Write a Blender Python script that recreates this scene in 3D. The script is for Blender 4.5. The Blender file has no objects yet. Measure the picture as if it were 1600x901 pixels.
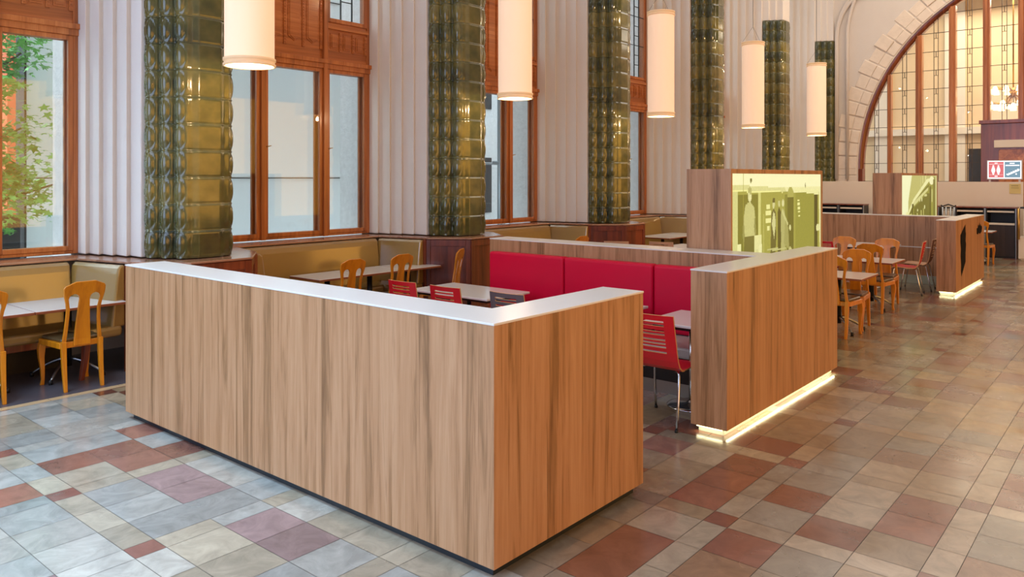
import bpy, bmesh, math, random
from math import sin, cos, pi, radians as R
from mathutils import Vector, Matrix
random.seed(7)
S = bpy.context.scene
COL = S.collection
# ------------------------------------------------------------------ camera
CAMH = 1.944; HEAD = math.atan(1015/1211.)
cd = bpy.data.cameras.new('camera'); cam = bpy.data.objects.new('camera', cd); COL.objects.link(cam)
cam.location = (0, 0, CAMH); cam.rotation_euler = (pi/2, 0, HEAD - pi/2)
cd.sensor_width = 36; cd.lens = 1211/1600*36; cd.shift_y = -173/1600.; cd.clip_end = 200
S.camera = cam
# ------------------------------------------------------------------ light
S.view_settings.view_transform = 'Standard'; S.view_settings.look = 'None'
S.view_settings.gamma = 1; S.view_settings.use_curve_mapping = False
S.view_settings.exposure = 0.0
W = bpy.data.worlds.new('sky'); S.world = W; W.use_nodes = True
wb = W.node_tree.nodes['Background']; wb.inputs[0].default_value = (.80, .91, 1, 1); wb.inputs[1].default_value = 4.4
def area(name, loc, rot, sx, sy, power, color, spread=180):
    l = bpy.data.lights.new(name, 'AREA'); l.shape = 'RECTANGLE'; l.size = sx; l.size_y = sy
    l.energy = power; l.color = color; l.spread = R(spread)
    o = bpy.data.objects.new(name, l); o.location = loc; o.rotation_euler = rot; COL.objects.link(o); return o
# assumed daylight from behind the camera: unseen added area light, no glazing, facing +X
area('assumed_rear_fill', (-6.8, 3.0, 4.2), (0, -pi/2, 0), 6.5, 12, 890, (.41, .59, .97))
# unseen cool fill added overhead to brighten the left floor, facing down
area('left_floor_fill', (-2.8, 5.2, 9.0), (0, R(-6), 0), 6, 6, 760, (.44, .65, .90), 70)
# assumed warm light from the hall's right: unseen added area light, facing +Y
area('assumed_warm_fill', (9, -5.2, 2.6), (pi/2, 0, 0), 24, 4, 700, (1, .43, .02))
area('assumed_ceiling_fill', (13, 2.0, 9.6), (0, 0, 0), 22, 9, 250, (1, .93, .82))  # assumed light from above; unseen area added, no ceiling fittings modelled
area('far_end_fill', (20, 3.5, 9.5), (0, 0, 0), 7, 7, 330, (1, .92, .82))  # unseen extra fill, added to brighten the far end
area('added_back_hall_fill', (27, 1.5, 7.5), (0, 0, 0), 4, 8, 620, (1, .86, .66))  # unseen fill added to light the hall beyond the arched screen

# ------------------------------------------------------------------ materials
def lin(c):
    return tuple(((v/255.)/12.92 if v/255. <= .04045 else ((v/255.+.055)/1.055)**2.4) for v in c) + (1,)
class NT:
    def __init__(s, name):
        s.m = bpy.data.materials.new(name); s.m.use_nodes = True; s.t = s.m.node_tree
        s.b = s.t.nodes['Principled BSDF']
    def n(s, typ, **k):
        x = s.t.nodes.new(typ)
        for a, v in k.items():
            if a == 'ins':
                for i, q in v.items(): x.inputs[i].default_value = q
            else: setattr(x, a, v)
        return x
    def l(s, a, b): s.t.links.new(a, b)
def mat(name, c, rough=.5, metal=0, var=.08, scale=6, bump=0, bscale=60, coat=0, emis=0, ecol=None, spec=None):
    t = NT(name); b = t.b
    col = lin(c)
    b.inputs['Roughness'].default_value = rough; b.inputs['Metallic'].default_value = metal
    if coat: b.inputs['Coat Weight'].default_value = coat; b.inputs['Coat Roughness'].default_value = .12
    if spec is not None: b.inputs['Specular IOR Level'].default_value = spec
    tc = t.n('ShaderNodeTexCoord')
    nz = t.n('ShaderNodeTexNoise', ins={'Scale': scale, 'Detail': 4}); t.l(tc.outputs['Object'], nz.inputs['Vector'])
    r = t.n('ShaderNodeMapRange', ins={3: 1-var, 4: 1+var}); t.l(nz.outputs['Fac'], r.inputs[0])
    mx = t.n('ShaderNodeVectorMath', operation='SCALE'); mx.inputs[0].default_value = col[:3]; t.l(r.outputs[0], mx.inputs['Scale'])
    t.l(mx.outputs[0], b.inputs['Base Color'])
    if emis:
        b.inputs['Emission Color'].default_value = lin(ecol or c); b.inputs['Emission Strength'].default_value = emis
    if bump:
        n2 = t.n('ShaderNodeTexNoise', ins={'Scale': bscale, 'Detail': 3}); t.l(tc.outputs['Object'], n2.inputs['Vector'])
        bp = t.n('ShaderNodeBump', ins={'Strength': bump, 'Distance': .01}); t.l(n2.outputs['Fac'], bp.inputs['Height']); t.l(bp.outputs[0], b.inputs['Normal'])
    return t.m
def wood(name, stops, plank=.11, rough=.42, sc=9, axis='Z', knots=True, coat=0):
    """boards running along `axis`; stops = list of (pos, rgb)"""
    t = NT(name); b = t.b; b.inputs['Roughness'].default_value = rough
    if coat: b.inputs['Coat Weight'].default_value = coat; b.inputs['Coat Roughness'].default_value = .15
    tc = t.n('ShaderNodeTexCoord'); sp = t.n('ShaderNodeSeparateXYZ'); t.l(tc.outputs['Object'], sp.inputs[0])
    # plank id across the board: x + y for vertical boards, y + z for boards along X
    pr = {'Z': ('X', 'Y'), 'X': ('Y', 'Z'), 'Y': ('X', 'Z')}[axis]
    ad = t.n('ShaderNodeMath', operation='ADD'); t.l(sp.outputs[pr[0]], ad.inputs[0]); t.l(sp.outputs[pr[1]], ad.inputs[1])
    dv = t.n('ShaderNodeMath', operation='DIVIDE'); dv.inputs[1].default_value = plank; t.l(ad.outputs[0], dv.inputs[0])
    fl = t.n('ShaderNodeMath', operation='FLOOR'); t.l(dv.outputs[0], fl.inputs[0])
    wn = t.n('ShaderNodeTexWhiteNoise', noise_dimensions='1D'); t.l(fl.outputs[0], wn.inputs['W'])
    mp = t.n('ShaderNodeMapping'); s = [sc, sc, sc]; s['XYZ'.index(axis)] = sc*.045
    mp.inputs['Scale'].default_value = s; t.l(tc.outputs['Object'], mp.inputs['Vector'])
    of = t.n('ShaderNodeVectorMath', operation='ADD'); t.l(mp.outputs[0], of.inputs[0])
    ws = t.n('ShaderNodeMath', operation='MULTIPLY'); ws.inputs[1].default_value = 13; t.l(wn.outputs[0], ws.inputs[0])
    cb = t.n('ShaderNodeCombineXYZ'); t.l(ws.outputs[0], cb.inputs['XYZ'.index(axis)]); t.l(cb.outputs[0], of.inputs[1])
    n1 = t.n('ShaderNodeTexNoise', ins={'Scale': 1.3, 'Detail': 6, 'Roughness': .62, 'Distortion': .7}); t.l(of.outputs[0], n1.inputs['Vector'])
    n2 = t.n('ShaderNodeTexNoise', ins={'Scale': 8, 'Detail': 3}); t.l(of.outputs[0], n2.inputs['Vector'])
    a1 = t.n('ShaderNodeMath', operation='MULTIPLY_ADD'); a1.inputs[1].default_value = .24; t.l(n2.outputs['Fac'], a1.inputs[0]); t.l(n1.outputs['Fac'], a1.inputs[2])
    a2 = t.n('ShaderNodeMath', operation='MULTIPLY_ADD'); a2.inputs[1].default_value = .16; t.l(wn.outputs[0], a2.inputs[0]); t.l(a1.outputs[0], a2.inputs[2])
    a3 = t.n('ShaderNodeMath', operation='SUBTRACT'); a3.inputs[1].default_value = .20; t.l(a2.outputs[0], a3.inputs[0])
    rp = t.n('ShaderNodeValToRGB'); e = rp.color_ramp.elements
    while len(e) < len(stops): e.new(.5)
    for i, (p, c) in enumerate(stops): e[i].position = p; e[i].color = lin(c)
    t.l(a3.outputs[0], rp.inputs[0]); t.l(rp.outputs[0], b.inputs['Base Color'])
    return t.m
M = {}
M['laminate'] = wood('light_walnut_laminate', [(.24, (116, 78, 46)), (.36, (146, 106, 68)), (.48, (174, 128, 88)), (.66, (188, 144, 104)), (.82, (158, 114, 78))], plank=.105, sc=12)
M['slab'] = mat('cream_composite', (224, 222, 216), .30, var=.03, scale=3, bump=.02)
M['oak'] = wood('varnished_oak', [(.25, (128, 70, 32)), (.5, (178, 104, 52)), (.75, (206, 134, 76))], plank=.3, rough=.35, sc=7, coat=.2)
M['oak_dark'] = wood('old_mahogany_oak', [(.25, (78, 34, 18)), (.5, (122, 56, 30)), (.75, (150, 76, 42))], plank=.4, rough=.3, sc=6, coat=.3)
M['oak_x'] = wood('varnished_oak_level', [(.25, (128, 70, 32)), (.5, (178, 104, 52)), (.75, (206, 134, 76))], plank=.3, rough=.35, sc=7, axis='X', coat=.2)
M['ledge'] = wood('window_ledge_wood', [(.25, (128, 84, 62)), (.5, (166, 120, 92)), (.8, (186, 146, 118))], plank=.5, rough=.22, sc=5, axis='X', coat=.5)
M['chairwood'] = wood('golden_beech', [(.2, (176, 100, 8)), (.5, (208, 128, 16)), (.8, (224, 148, 28))], plank=.4, rough=.3, sc=10, coat=.3)
M['edge'] = wood('cherry_edging', [(.2, (110, 56, 34)), (.8, (150, 82, 50))], plank=.5, axis='X')
M['plaster'] = mat('white_rough_plaster', (232, 226, 218), .85, var=.03, scale=3, bump=.12, bscale=60)
M['plaster_w'] = mat('warm_wall_plaster', (224, 214, 202), .85, var=.05, scale=1.2, bump=.25, bscale=30)
M['red'] = mat('crimson_vinyl', (212, 0, 54), .42, var=.04, spec=.3)
M['olive'] = mat('olive_vinyl', (150, 120, 62), .34, var=.05, scale=4, coat=.35)
M['olive'].node_tree.nodes['Principled BSDF'].inputs['Coat IOR'].default_value = 1.9; M['olive'].node_tree.nodes['Principled BSDF'].inputs['Coat Weight'].default_value = .8
M['pink'] = mat('pale_wood_ply', (196, 152, 118), .5, var=.06)
M['redply'] = mat('red_lacquered_ply', (206, 22, 38), .3, var=.03, coat=.3)
M['greyply'] = mat('grey_lacquered_ply', (104, 92, 96), .35, var=.05)
M['plyedge'] = mat('plywood_edge', (206, 160, 106), .5)
M['chrome'] = mat('chrome', (205, 208, 212), .14, metal=1, var=.02)
M['steel'] = mat('brushed_steel', (170, 172, 170), .32, metal=1, var=.04)
M['darkmetal'] = mat('dark_metal', (44, 46, 48), .4, metal=.6)
M['black'] = mat('black_laminate', (26, 20, 17), .45, var=.2)
M['blackpl'] = mat('dark_plinth', (22, 34, 44), .3, var=.1)
M['white'] = mat('white_table_laminate', (226, 226, 224), .22, var=.02, coat=.3)
M['cream'] = mat('cream_board', (228, 216, 198), .6, var=.02)
M['brass'] = mat('brass', (190, 150, 84), .3, metal=1)
M['leather'] = mat('dark_brown_leather', (84, 66, 40), .33, var=.1, coat=.3)
M['shade'] = mat('fabric_lampshade', (250, 224, 188), .8, var=.03, scale=2, emis=.46, ecol=(255, 210, 180))
M['band'] = mat('shade_band', (226, 196, 158), .6, emis=.28, ecol=(255, 205, 150))
M['lampglow'] = mat('lamp_diffuser', (255, 236, 206), .8, emis=2.2, ecol=(255, 226, 180))
M['plinth'] = mat('pale_plinth', (176, 184, 164), .35, var=.03)
M['led'] = mat('led_strip', (250, 245, 200), .5, emis=3.5, ecol=(250, 240, 176))
M['granite'] = mat('pale_granite', (206, 206, 206), .9, var=.2, scale=14, bump=1, bscale=25)
M['tarp'] = mat('pale_scaffold_sheet', (224, 232, 234), .9, var=.04, scale=1.2)
M['asphalt'] = mat('street_paving', (150, 150, 150), .9, var=.1)
M['orangewall'] = mat('orange_boarding', (226, 110, 70), .8)
M['leaf'] = mat('maple_leaves', (120, 190, 96), .5, var=.5, scale=3)
M['bark'] = mat('bark', (90, 74, 60), .9)
M['greytube'] = mat('scaffold_tube', (150, 156, 160), .4, metal=.6)
M['lead'] = mat('lead_came', (74, 52, 30), .5)
M['brick'] = mat('painted_voussoir', (236, 220, 200), .85, var=.12, scale=5, bump=.7, bscale=14)
M['tan'] = mat('tan_stone_strip', (190, 160, 120), .25, var=.08)
M['decal'] = mat('black_decal', (6, 6, 6), .7, var=.3, spec=.1)
M['signred'] = mat('sign_red', (120, 50, 50), .4, emis=.8, ecol=(232, 120, 122))
M['signgrey'] = mat('sign_blue_grey', (60, 80, 90), .4, emis=.8, ecol=(128, 164, 184))
M['signwhite'] = mat('sign_white', (245, 245, 245), .4, emis=1.1, ecol=(245, 245, 250))
M['signedge'] = mat('sign_frame', (190, 180, 176), .4, emis=.1)
M['backwall'] = mat('ticket_hall_wall', (226, 200, 162), .8, var=.1, scale=1)
M['notice'] = mat('yellow_notice', (214, 196, 130), .6)
M['noticegreen'] = mat('notice_print', (140, 130, 80), .6)
# glazed tile
def tile_mat():
    t = NT('green_glazed_tile'); b = t.b
    b.inputs['Roughness'].default_value = .16; b.inputs['Coat Weight'].default_value = .6; b.inputs['Coat Roughness'].default_value = .06
    tc = t.n('ShaderNodeTexCoord'); mp = t.n('ShaderNodeMapping'); mp.inputs['Scale'].default_value = (3, 3, 3.6)
    t.l(tc.outputs['Object'], mp.inputs['Vector'])
    n = t.n('ShaderNodeTexNoise', ins={'Scale': 1.2, 'Detail': 3}); t.l(mp.outputs[0], n.inputs['Vector'])
    sp = t.n('ShaderNodeSeparateXYZ'); t.l(tc.outputs['Object'], sp.inputs[0])
    d = t.n('ShaderNodeMath', operation='DIVIDE'); d.inputs[1].default_value = .278; t.l(sp.outputs['Z'], d.inputs[0])
    f = t.n('ShaderNodeMath', operation='FLOOR'); t.l(d.outputs[0], f.inputs[0])
    wn = t.n('ShaderNodeTexWhiteNoise', noise_dimensions='1D'); t.l(f.outputs[0], wn.inputs['W'])
    a = t.n('ShaderNodeMath', operation='MULTIPLY_ADD'); a.inputs[1].default_value = .35; t.l(wn.outputs[0], a.inputs[0]); t.l(n.outputs['Fac'], a.inputs[2])
    rp = t.n('ShaderNodeValToRGB'); e = rp.color_ramp.elements
    e[0].position = .3; e[0].color = lin((48, 54, 34)); e[1].position = .95; e[1].color = lin((118, 110, 58))
    x = e.new(.6); x.color = lin((80, 82, 44))
    t.l(a.outputs[0], rp.inputs[0]); t.l(rp.outputs[0], b.inputs['Base Color'])
    return t.m
M['tile'] = tile_mat()
def glass_mat(name, tint=(1, 1, 1)):
    m = bpy.data.materials.new(name); m.use_nodes = True; t = m.node_tree; t.nodes.clear()
    o = t.nodes.new('ShaderNodeOutputMaterial'); mx = t.nodes.new('ShaderNodeMixShader'); lw = t.nodes.new('ShaderNodeLayerWeight'); lw.inputs[0].default_value = .5
    pw = t.nodes.new('ShaderNodeMath'); pw.operation = 'POWER'; pw.inputs[1].default_value = 5; ma = t.nodes.new('ShaderNodeMath'); ma.operation = 'MULTIPLY_ADD'; ma.inputs[1].default_value = .5; ma.inputs[2].default_value = .03
    t.links.new(lw.outputs['Facing'], pw.inputs[0]); t.links.new(pw.outputs[0], ma.inputs[0])
    tr = t.nodes.new('ShaderNodeBsdfTransparent'); tr.inputs[0].default_value = tint + (1,)
    gl = t.nodes.new('ShaderNodeBsdfGlossy'); gl.inputs['Roughness'].default_value = .01
    t.links.new(ma.outputs[0], mx.inputs[0]); t.links.new(tr.outputs[0], mx.inputs[1]); t.links.new(gl.outputs[0], mx.inputs[2])
    t.links.new(mx.outputs[0], o.inputs[0]); return m
M['glass'] = glass_mat('window_glass', (.96, .98, .98))
def attr_mat(name, rough, emis=0, stone=False):
    t = NT(name); b = t.b; b.inputs['Roughness'].default_value = rough
    at = t.n('ShaderNodeVertexColor'); at.layer_name = 'Col'
    if not stone:
        b.inputs['Base Color'].default_value = (.04, .04, .03, 1); t.l(at.outputs[0], b.inputs['Emission Color']); b.inputs['Emission Strength'].default_value = emis
        return t.m
    b.inputs['IOR'].default_value = 1.85
    tc = t.n('ShaderNodeTexCoord')
    n = t.n('ShaderNodeTexNoise', ins={'Scale': 5, 'Detail': 8, 'Roughness': .65, 'Distortion': 1.2}); t.l(tc.outputs['Object'], n.inputs['Vector'])
    r = t.n('ShaderNodeMapRange', ins={1: .3, 2: .7, 3: .74, 4: 1.22}); t.l(n.outputs['Fac'], r.inputs[0])
    v = t.n('ShaderNodeVectorMath', operation='SCALE'); t.l(at.outputs[0], v.inputs[0]); t.l(r.outputs[0], v.inputs['Scale'])
    t.l(v.outputs[0], b.inputs['Base Color'])
    n2 = t.n('ShaderNodeTexNoise', ins={'Scale': 2.2, 'Detail': 4}); t.l(tc.outputs['Object'], n2.inputs['Vector'])
    r2 = t.n('ShaderNodeMapRange', ins={1: .3, 2: .7, 3: rough-.07, 4: rough+.10}); t.l(n2.outputs['Fac'], r2.inputs[0]); t.l(r2.outputs[0], b.inputs['Roughness'])
    bp = t.n('ShaderNodeBump', ins={'Strength': .05, 'Distance': .004}); t.l(n.outputs['Fac'], bp.inputs['Height']); t.l(bp.outputs[0], b.inputs['Normal'])
    return t.m
M['stone'] = attr_mat('mixed_stone_tiles', .20, stone=True)
M['grout'] = mat('grout', (96, 88, 78), .6)
M['slate'] = mat('dark_slate_floor', (84, 78, 82), .28, var=.25, scale=3)
M['picture'] = attr_mat('backlit_photo_print', .4, 1.0)
# ------------------------------------------------------------------ mesh builder
class MB:
    def __init__(s): s.v = []; s.f = []; s.sm = []
    def add(s, vs, fs, smooth=False):
        o = len(s.v); s.v += [tuple(float(q) for q in v) for v in vs]; s.f += [tuple(i+o for i in f) for f in fs]; s.sm += [smooth]*len(fs); return s
    def box(s, x0, x1, y0, y1, z0, z1, T=None):
        if x0 > x1: x0, x1 = x1, x0
        if y0 > y1: y0, y1 = y1, y0
        vs = [Vector(p) for p in ((x0,y0,z0),(x1,y0,z0),(x1,y1,z0),(x0,y1,z0),(x0,y0,z1),(x1,y0,z1),(x1,y1,z1),(x0,y1,z1))]
        if T: vs = [T @ v for v in vs]
        return s.add(vs, [(3,2,1,0),(4,5,6,7),(0,1,5,4),(1,2,6,5),(2,3,7,6),(3,0,4,7)])
    def prism(s, poly, z0, z1, T=None):
        n = len(poly)
        ar = sum(poly[i][0]*poly[(i+1)%n][1]-poly[(i+1)%n][0]*poly[i][1] for i in range(n))
        if ar < 0: poly = poly[::-1]
        vs = [Vector((p[0],p[1],z0)) for p in poly]+[Vector((p[0],p[1],z1)) for p in poly]
        if T: vs = [T @ v for v in vs]
        return s.add(vs, [tuple(range(n-1,-1,-1)), tuple(range(n,2*n))]+[(i,(i+1)%n,(i+1)%n+n,i+n) for i in range(n)])
    def tube(s, pts, r, n=10, cap=True):
        pts = [Vector(p) for p in pts]; rs = r if isinstance(r, (list, tuple)) else [r]*len(pts)
        vs = []; fs = []; up = None
        for i, p in enumerate(pts):
            d = (pts[min(i+1,len(pts)-1)]-pts[max(i-1,0)]).normalized()
            if up is None: up = d.orthogonal().normalized()
            up = (up - d*up.dot(d)).normalized(); w = d.cross(up)
            vs += [p+(up*cos(2*pi*k/n)+w*sin(2*pi*k/n))*rs[i] for k in range(n)]
        for i in range(len(pts)-1):
            for k in range(n): a=i*n+k; b=i*n+(k+1)%n; fs.append((a,b,b+n,a+n))
        if cap: fs += [tuple(range(n-1,-1,-1)), tuple(range((len(pts)-1)*n, len(pts)*n))]
        return s.add(vs, fs, True)
    def lathe(s, prof, cx=0, cy=0, n=32, closed=False):
        vs = []; fs = []
        for r, z in prof: vs += [(cx+r*cos(2*pi*k/n), cy+r*sin(2*pi*k/n), z) for k in range(n)]
        for i in range(len(prof)-1):
            for k in range(n): a=i*n+k; b=i*n+(k+1)%n; fs.append((a,b,b+n,a+n))
        return s.add(vs, fs, True)
    def sweep(s, rings, closed_ends=True, smooth=True):
        n = len(rings[0]); vs = [p for r in rings for p in r]; fs = []
        for i in range(len(rings)-1):
            for k in range(n): a=i*n+k; b=i*n+(k+1)%n; fs.append((a,b,b+n,a+n))
        if closed_ends: fs += [tuple(range(n-1,-1,-1)), tuple(range((len(rings)-1)*n, len(rings)*n))]
        return s.add(vs, fs, smooth)
    def build(s, name, m, parent=None, bevel=0, loc=(0,0,0), rz=0, seg=2, fix=True):
        me = bpy.data.meshes.new(name); me.from_pydata(s.v, [], s.f); me.update()
        if fix:
            bm = bmesh.new(); bm.from_mesh(me); bmesh.ops.recalc_face_normals(bm, faces=bm.faces); bm.to_mesh(me); bm.free()
        me.polygons.foreach_set('use_smooth', s.sm)
        ms = m if isinstance(m, (list, tuple)) else [m]
        for q in ms: me.materials.append(M[q] if isinstance(q, str) else q)
        o = bpy.data.objects.new(name, me); COL.objects.link(o); o.location = loc; o.rotation_euler = (0,0,rz)
        if parent: o.parent = parent
        if bevel:
            b = o.modifiers.new('bevel', 'BEVEL'); b.width = bevel; b.segments = seg; b.limit_method = 'ANGLE'; b.angle_limit = R(40)
        return o
def thing(name, label, cat, loc=(0,0,0), rz=0, group=None):
    o = bpy.data.objects.new(name, None); COL.objects.link(o); o.location = loc; o.rotation_euler = (0,0,rz)
    o.empty_display_size = .1
    if label: o['label'] = label; o['category'] = cat
    if group: o['group'] = group
    return o
def tag(o, label, cat, group=None):
    o['label'] = label; o['category'] = cat
    if group: o['group'] = group
    return o
def struct(o): o['kind'] = 'structure'; return o
def dup(root, loc, rz=0, label=None, group=None):
    r = root.copy(); COL.objects.link(r); r.location = loc; r.rotation_euler = (0,0,rz)
    if label: r['label'] = label
    if group: r['group'] = group
    for ch in list(root.children):
        c = ch.copy(); COL.objects.link(c); c.parent = r
        for g in list(ch.children):
            d = g.copy(); COL.objects.link(d); d.parent = c
    return r
first = {}
def place(key, maker, loc, rz, label, group=None):
    if key not in first:
        o = maker(); first[key] = o; o.location = loc; o.rotation_euler = (0,0,rz); o['label'] = label
        if group: o['group'] = group
        return o
    return dup(first[key], loc, rz, label, group)
# ================================================================== the setting
# ---- floor of mixed stone tiles
PX, PY = 1.1357, 1.0814; OX, OY = 3.60*1.13, .68*1.13; SX, SY = .162, .147
TX = (PX-SX)/3; TY = (PY-SY)/3
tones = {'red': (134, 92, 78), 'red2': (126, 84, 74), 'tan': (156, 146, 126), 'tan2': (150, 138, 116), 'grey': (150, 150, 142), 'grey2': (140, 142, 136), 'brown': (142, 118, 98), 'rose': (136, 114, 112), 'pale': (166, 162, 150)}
def build_floor():
    rnd = random.Random(3); v = []; f = []; cols = []
    over = {}   # (period x, period y, cell x, cell y) -> tone; cells 0 = strip, 1..3 tiles
    def reg(x0, y0, tone):
        i = math.floor((x0*1.13-OX)/PX+1e-3); u = (x0*1.13-OX)-i*PX; cx = 0 if u < SX*.6 else 1+int((u-SX)/TX+.3)
        j = math.floor((y0*1.13-OY)/PY+1e-3); w = (y0*1.13-OY)-j*PY; cy = 0 if w < SY*.6 else 1+int((w-SY)/TY+.3)
        over[(i, j, cx, cy)] = tone
    for x in (3.76, 4.05, 4.33): reg(x, 1.80, 'red')
    for x in (3.76, 4.05, 4.33): reg(x, 2.09, 'pale')
    for x in (3.76, 4.05, 4.33): reg(x, 1.66, 'grey')
    reg(4.04, 1.39, 'red'); reg(3.75, 1.39, 'grey2'); reg(4.33, 1.39, 'grey')
    reg(3.76, 1.11, 'red'); reg(4.05, 1.11, 'pale'); reg(4.33, 1.11, 'pale')
    reg(3.33, 1.39, 'red2'); reg(4.04, .84, 'red'); reg(4.33, .84, 'red'); reg(3.76, .84, 'tan')
    reg(4.77, .84, 'tan'); reg(5.06, .84, 'brown'); reg(5.34, .84, 'brown'); reg(4.77, 1.80, 'red2'); reg(4.77, 2.09, 'red2')
    reg(2.04, 3.26, 'rose'); reg(2.04, 2.98, 'rose'); reg(1.75, 3.55, 'pale'); reg(2.04, 4.2, 'rose')
    reg(5.08, 3.05, 'rose'); reg(4.33, 2.35, 'rose'); reg(4.77, 2.65, 'rose'); reg(4.77, 2.35, 'red2')
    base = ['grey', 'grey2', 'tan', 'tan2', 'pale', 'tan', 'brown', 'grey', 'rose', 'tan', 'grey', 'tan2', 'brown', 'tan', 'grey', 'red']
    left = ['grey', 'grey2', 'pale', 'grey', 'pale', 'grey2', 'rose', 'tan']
    for i in range(-9, 22):
        for j in range(-7, 7):
            xe = [OX+i*PX, OX+i*PX+SX]+[OX+i*PX+SX+TX*k for k in (1, 2, 3)]
            ye = [OY+j*PY, OY+j*PY+SY]+[OY+j*PY+SY+TY*k for k in (1, 2, 3)]
            rowtone = rnd.choice(base)
            strip = rnd.choice(['grey', 'pale', 'tan'])
            done = set()
            for a in range(4):
                for b in range(4):
                    if (a, b) in done: continue
                    a2 = a; b2 = b
                    ov = over.get((i, j, a, b))
                    if ov: tone = ov
                    elif a == 0 and b == 0: tone = 'red2'
                    elif a == 0 or b == 0: tone = strip if rnd.random() < .75 else rnd.choice(left)
                    else:
                        tone = rnd.choice(left if OX+i*PX < 2.4 else base)  # greyer, paler picks at left: window glare put into the tile colours
                        if rnd.random() < .3: tone = rowtone
                        q = rnd.random()
                        if q < .16 and a < 3 and (i, j, a+1, b) not in over and (a+1, b) not in done: a2 = a+1
                    for p in range(a, a2+1): done.add((p, b))
                    c = tones[tone]; k = 1+rnd.uniform(-.09, .09)
                    if OX+i*PX > 2.4: c = (c[0]*.90, c[1]*.83, c[2]*.74)      # browner, darker tint past the left part; difference in light put into tile colour
                    c = tuple(min(255, q*k) for q in c); c = lin(c)
                    g = .0016; x0, x1, y0, y1 = xe[a]+g, xe[a2+1]-g, ye[b]+g, ye[b2+1]-g
                    y1 = min(y1, 7.418)
                    if y0 > 7.41: continue
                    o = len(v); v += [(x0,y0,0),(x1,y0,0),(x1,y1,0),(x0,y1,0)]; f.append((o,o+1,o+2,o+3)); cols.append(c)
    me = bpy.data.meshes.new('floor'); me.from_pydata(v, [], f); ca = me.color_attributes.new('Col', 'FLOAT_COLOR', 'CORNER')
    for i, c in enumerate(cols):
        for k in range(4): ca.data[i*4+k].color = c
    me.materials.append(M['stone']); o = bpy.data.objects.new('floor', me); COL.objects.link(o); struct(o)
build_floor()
struct(MB().box(-7, 30, -8, 9.2, -.12, -.0025).build('floor', 'grout'))
struct(MB().box(-6.4, 24.6, 7.512, 9.15, -.002, .001).build('floor', 'slate'))
ts = MB()
x = -6.4
while x < 24:
    ts.box(x+.002, x+.598, 7.42, 7.508, -.002, .001); x += .6
struct(ts.build('trim_1', 'tan'))
struct(MB().box(-7, 32, -8, 10, 10, 10.2).build('ceiling', 'plaster_w'))
struct(MB().box(-7, 32, -8.2, -8, 0, 10).build('wall_right', 'plaster_w'))
struct(MB().box(-7.2, -7, -8, 10, 0, 10).build('wall_back', 'plaster_w'))

# ---- window wall: fluted pier
BAY = 4.10
def pier_outline():
    half = []          # left side of the pier from the window jamb to the front, x relative to pier centre 4.2
    p = Vector((3.475, 9.32)); half.append((3.475, 9.30)); half.append((3.475, 9.153))
    x, y = 3.475, 9.153; dx = (3.772-3.475)/5; dy = (9.153-8.173)/5
    for i in range(5):
        y = 9.153-dy*(i+1); half.append((x, y)); x += dx
        if i < 4: y += .045; half.append((x, y)); 
        else: half.append((x, y))
    return [(a-4.2, b) for a, b in half]
def pier(n):
    L = pier_outline(); Rr = [(-a, b) for a, b in L][::-1]
    MBp = MB().prism(L+Rr, 1.112, 10)
    return struct(MBp.build('wall_left', 'plaster', loc=(4.2+n*BAY, 0, 0), bevel=.012))
for n in range(-2, 6): pier(n)
# plaster core above and behind the glazed pilasters, with its own ribs
def pier_head(n):
    m = MB(); L = [(-.44, 8.19)]
    x, y = -.41, 8.17
    for i in range(3): y -= .158; L.append((x, y)); x += .082; L.append((x, y))
    L = L+[(-a, b) for a, b in L][::-1]
    m.prism(L, 6.13, 10)
    return struct(m.build('wall_left', 'plaster', loc=(4.2+n*BAY, 0, 0), bevel=.01))
for n in range(-1, 6): pier_head(n)
# wall masonry: below the windows, above them, and the outer granite
lw = MB(); lw.box(-6.9, 24.6, 9.16, 9.32, 0, 1.08); lw.box(-6.9, 24.6, 9.16, 9.6, 8.2, 10)
struct(lw.build('wall_left', 'plaster'))
for n in range(-2, 6):
    c = 4.2+n*BAY
    struct(MB().box(c-.735, c+.735, 9.32, 9.85, 0, 10).build('wall_left', 'granite'))
# ledge round each pier foot and along the windows
def ledge_poly(d=0):
    P = [(-.89, 8.73), (-.71, 7.95), (-.335, 7.415), (.335, 7.415), (.71, 7.95), (.89, 8.73)]
    return P
for n in range(-2, 6):
    c = 4.2+n*BAY
    P = [(a*1.015, b-.012) for a, b in ledge_poly()]
    struct(MB().prism([(P[0][0], 9.16)]+P+[(P[-1][0], 9.16)], 1.078, 1.10).build('trim_2', 'ledge', loc=(c, 0, 0), bevel=.004))
    struct(MB().box(-1.147, 1.147, 8.727, 9.17, 1.078, 1.10).build('trim_3', 'ledge', loc=(c+BAY/2, 0, 0), bevel=.004))
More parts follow.
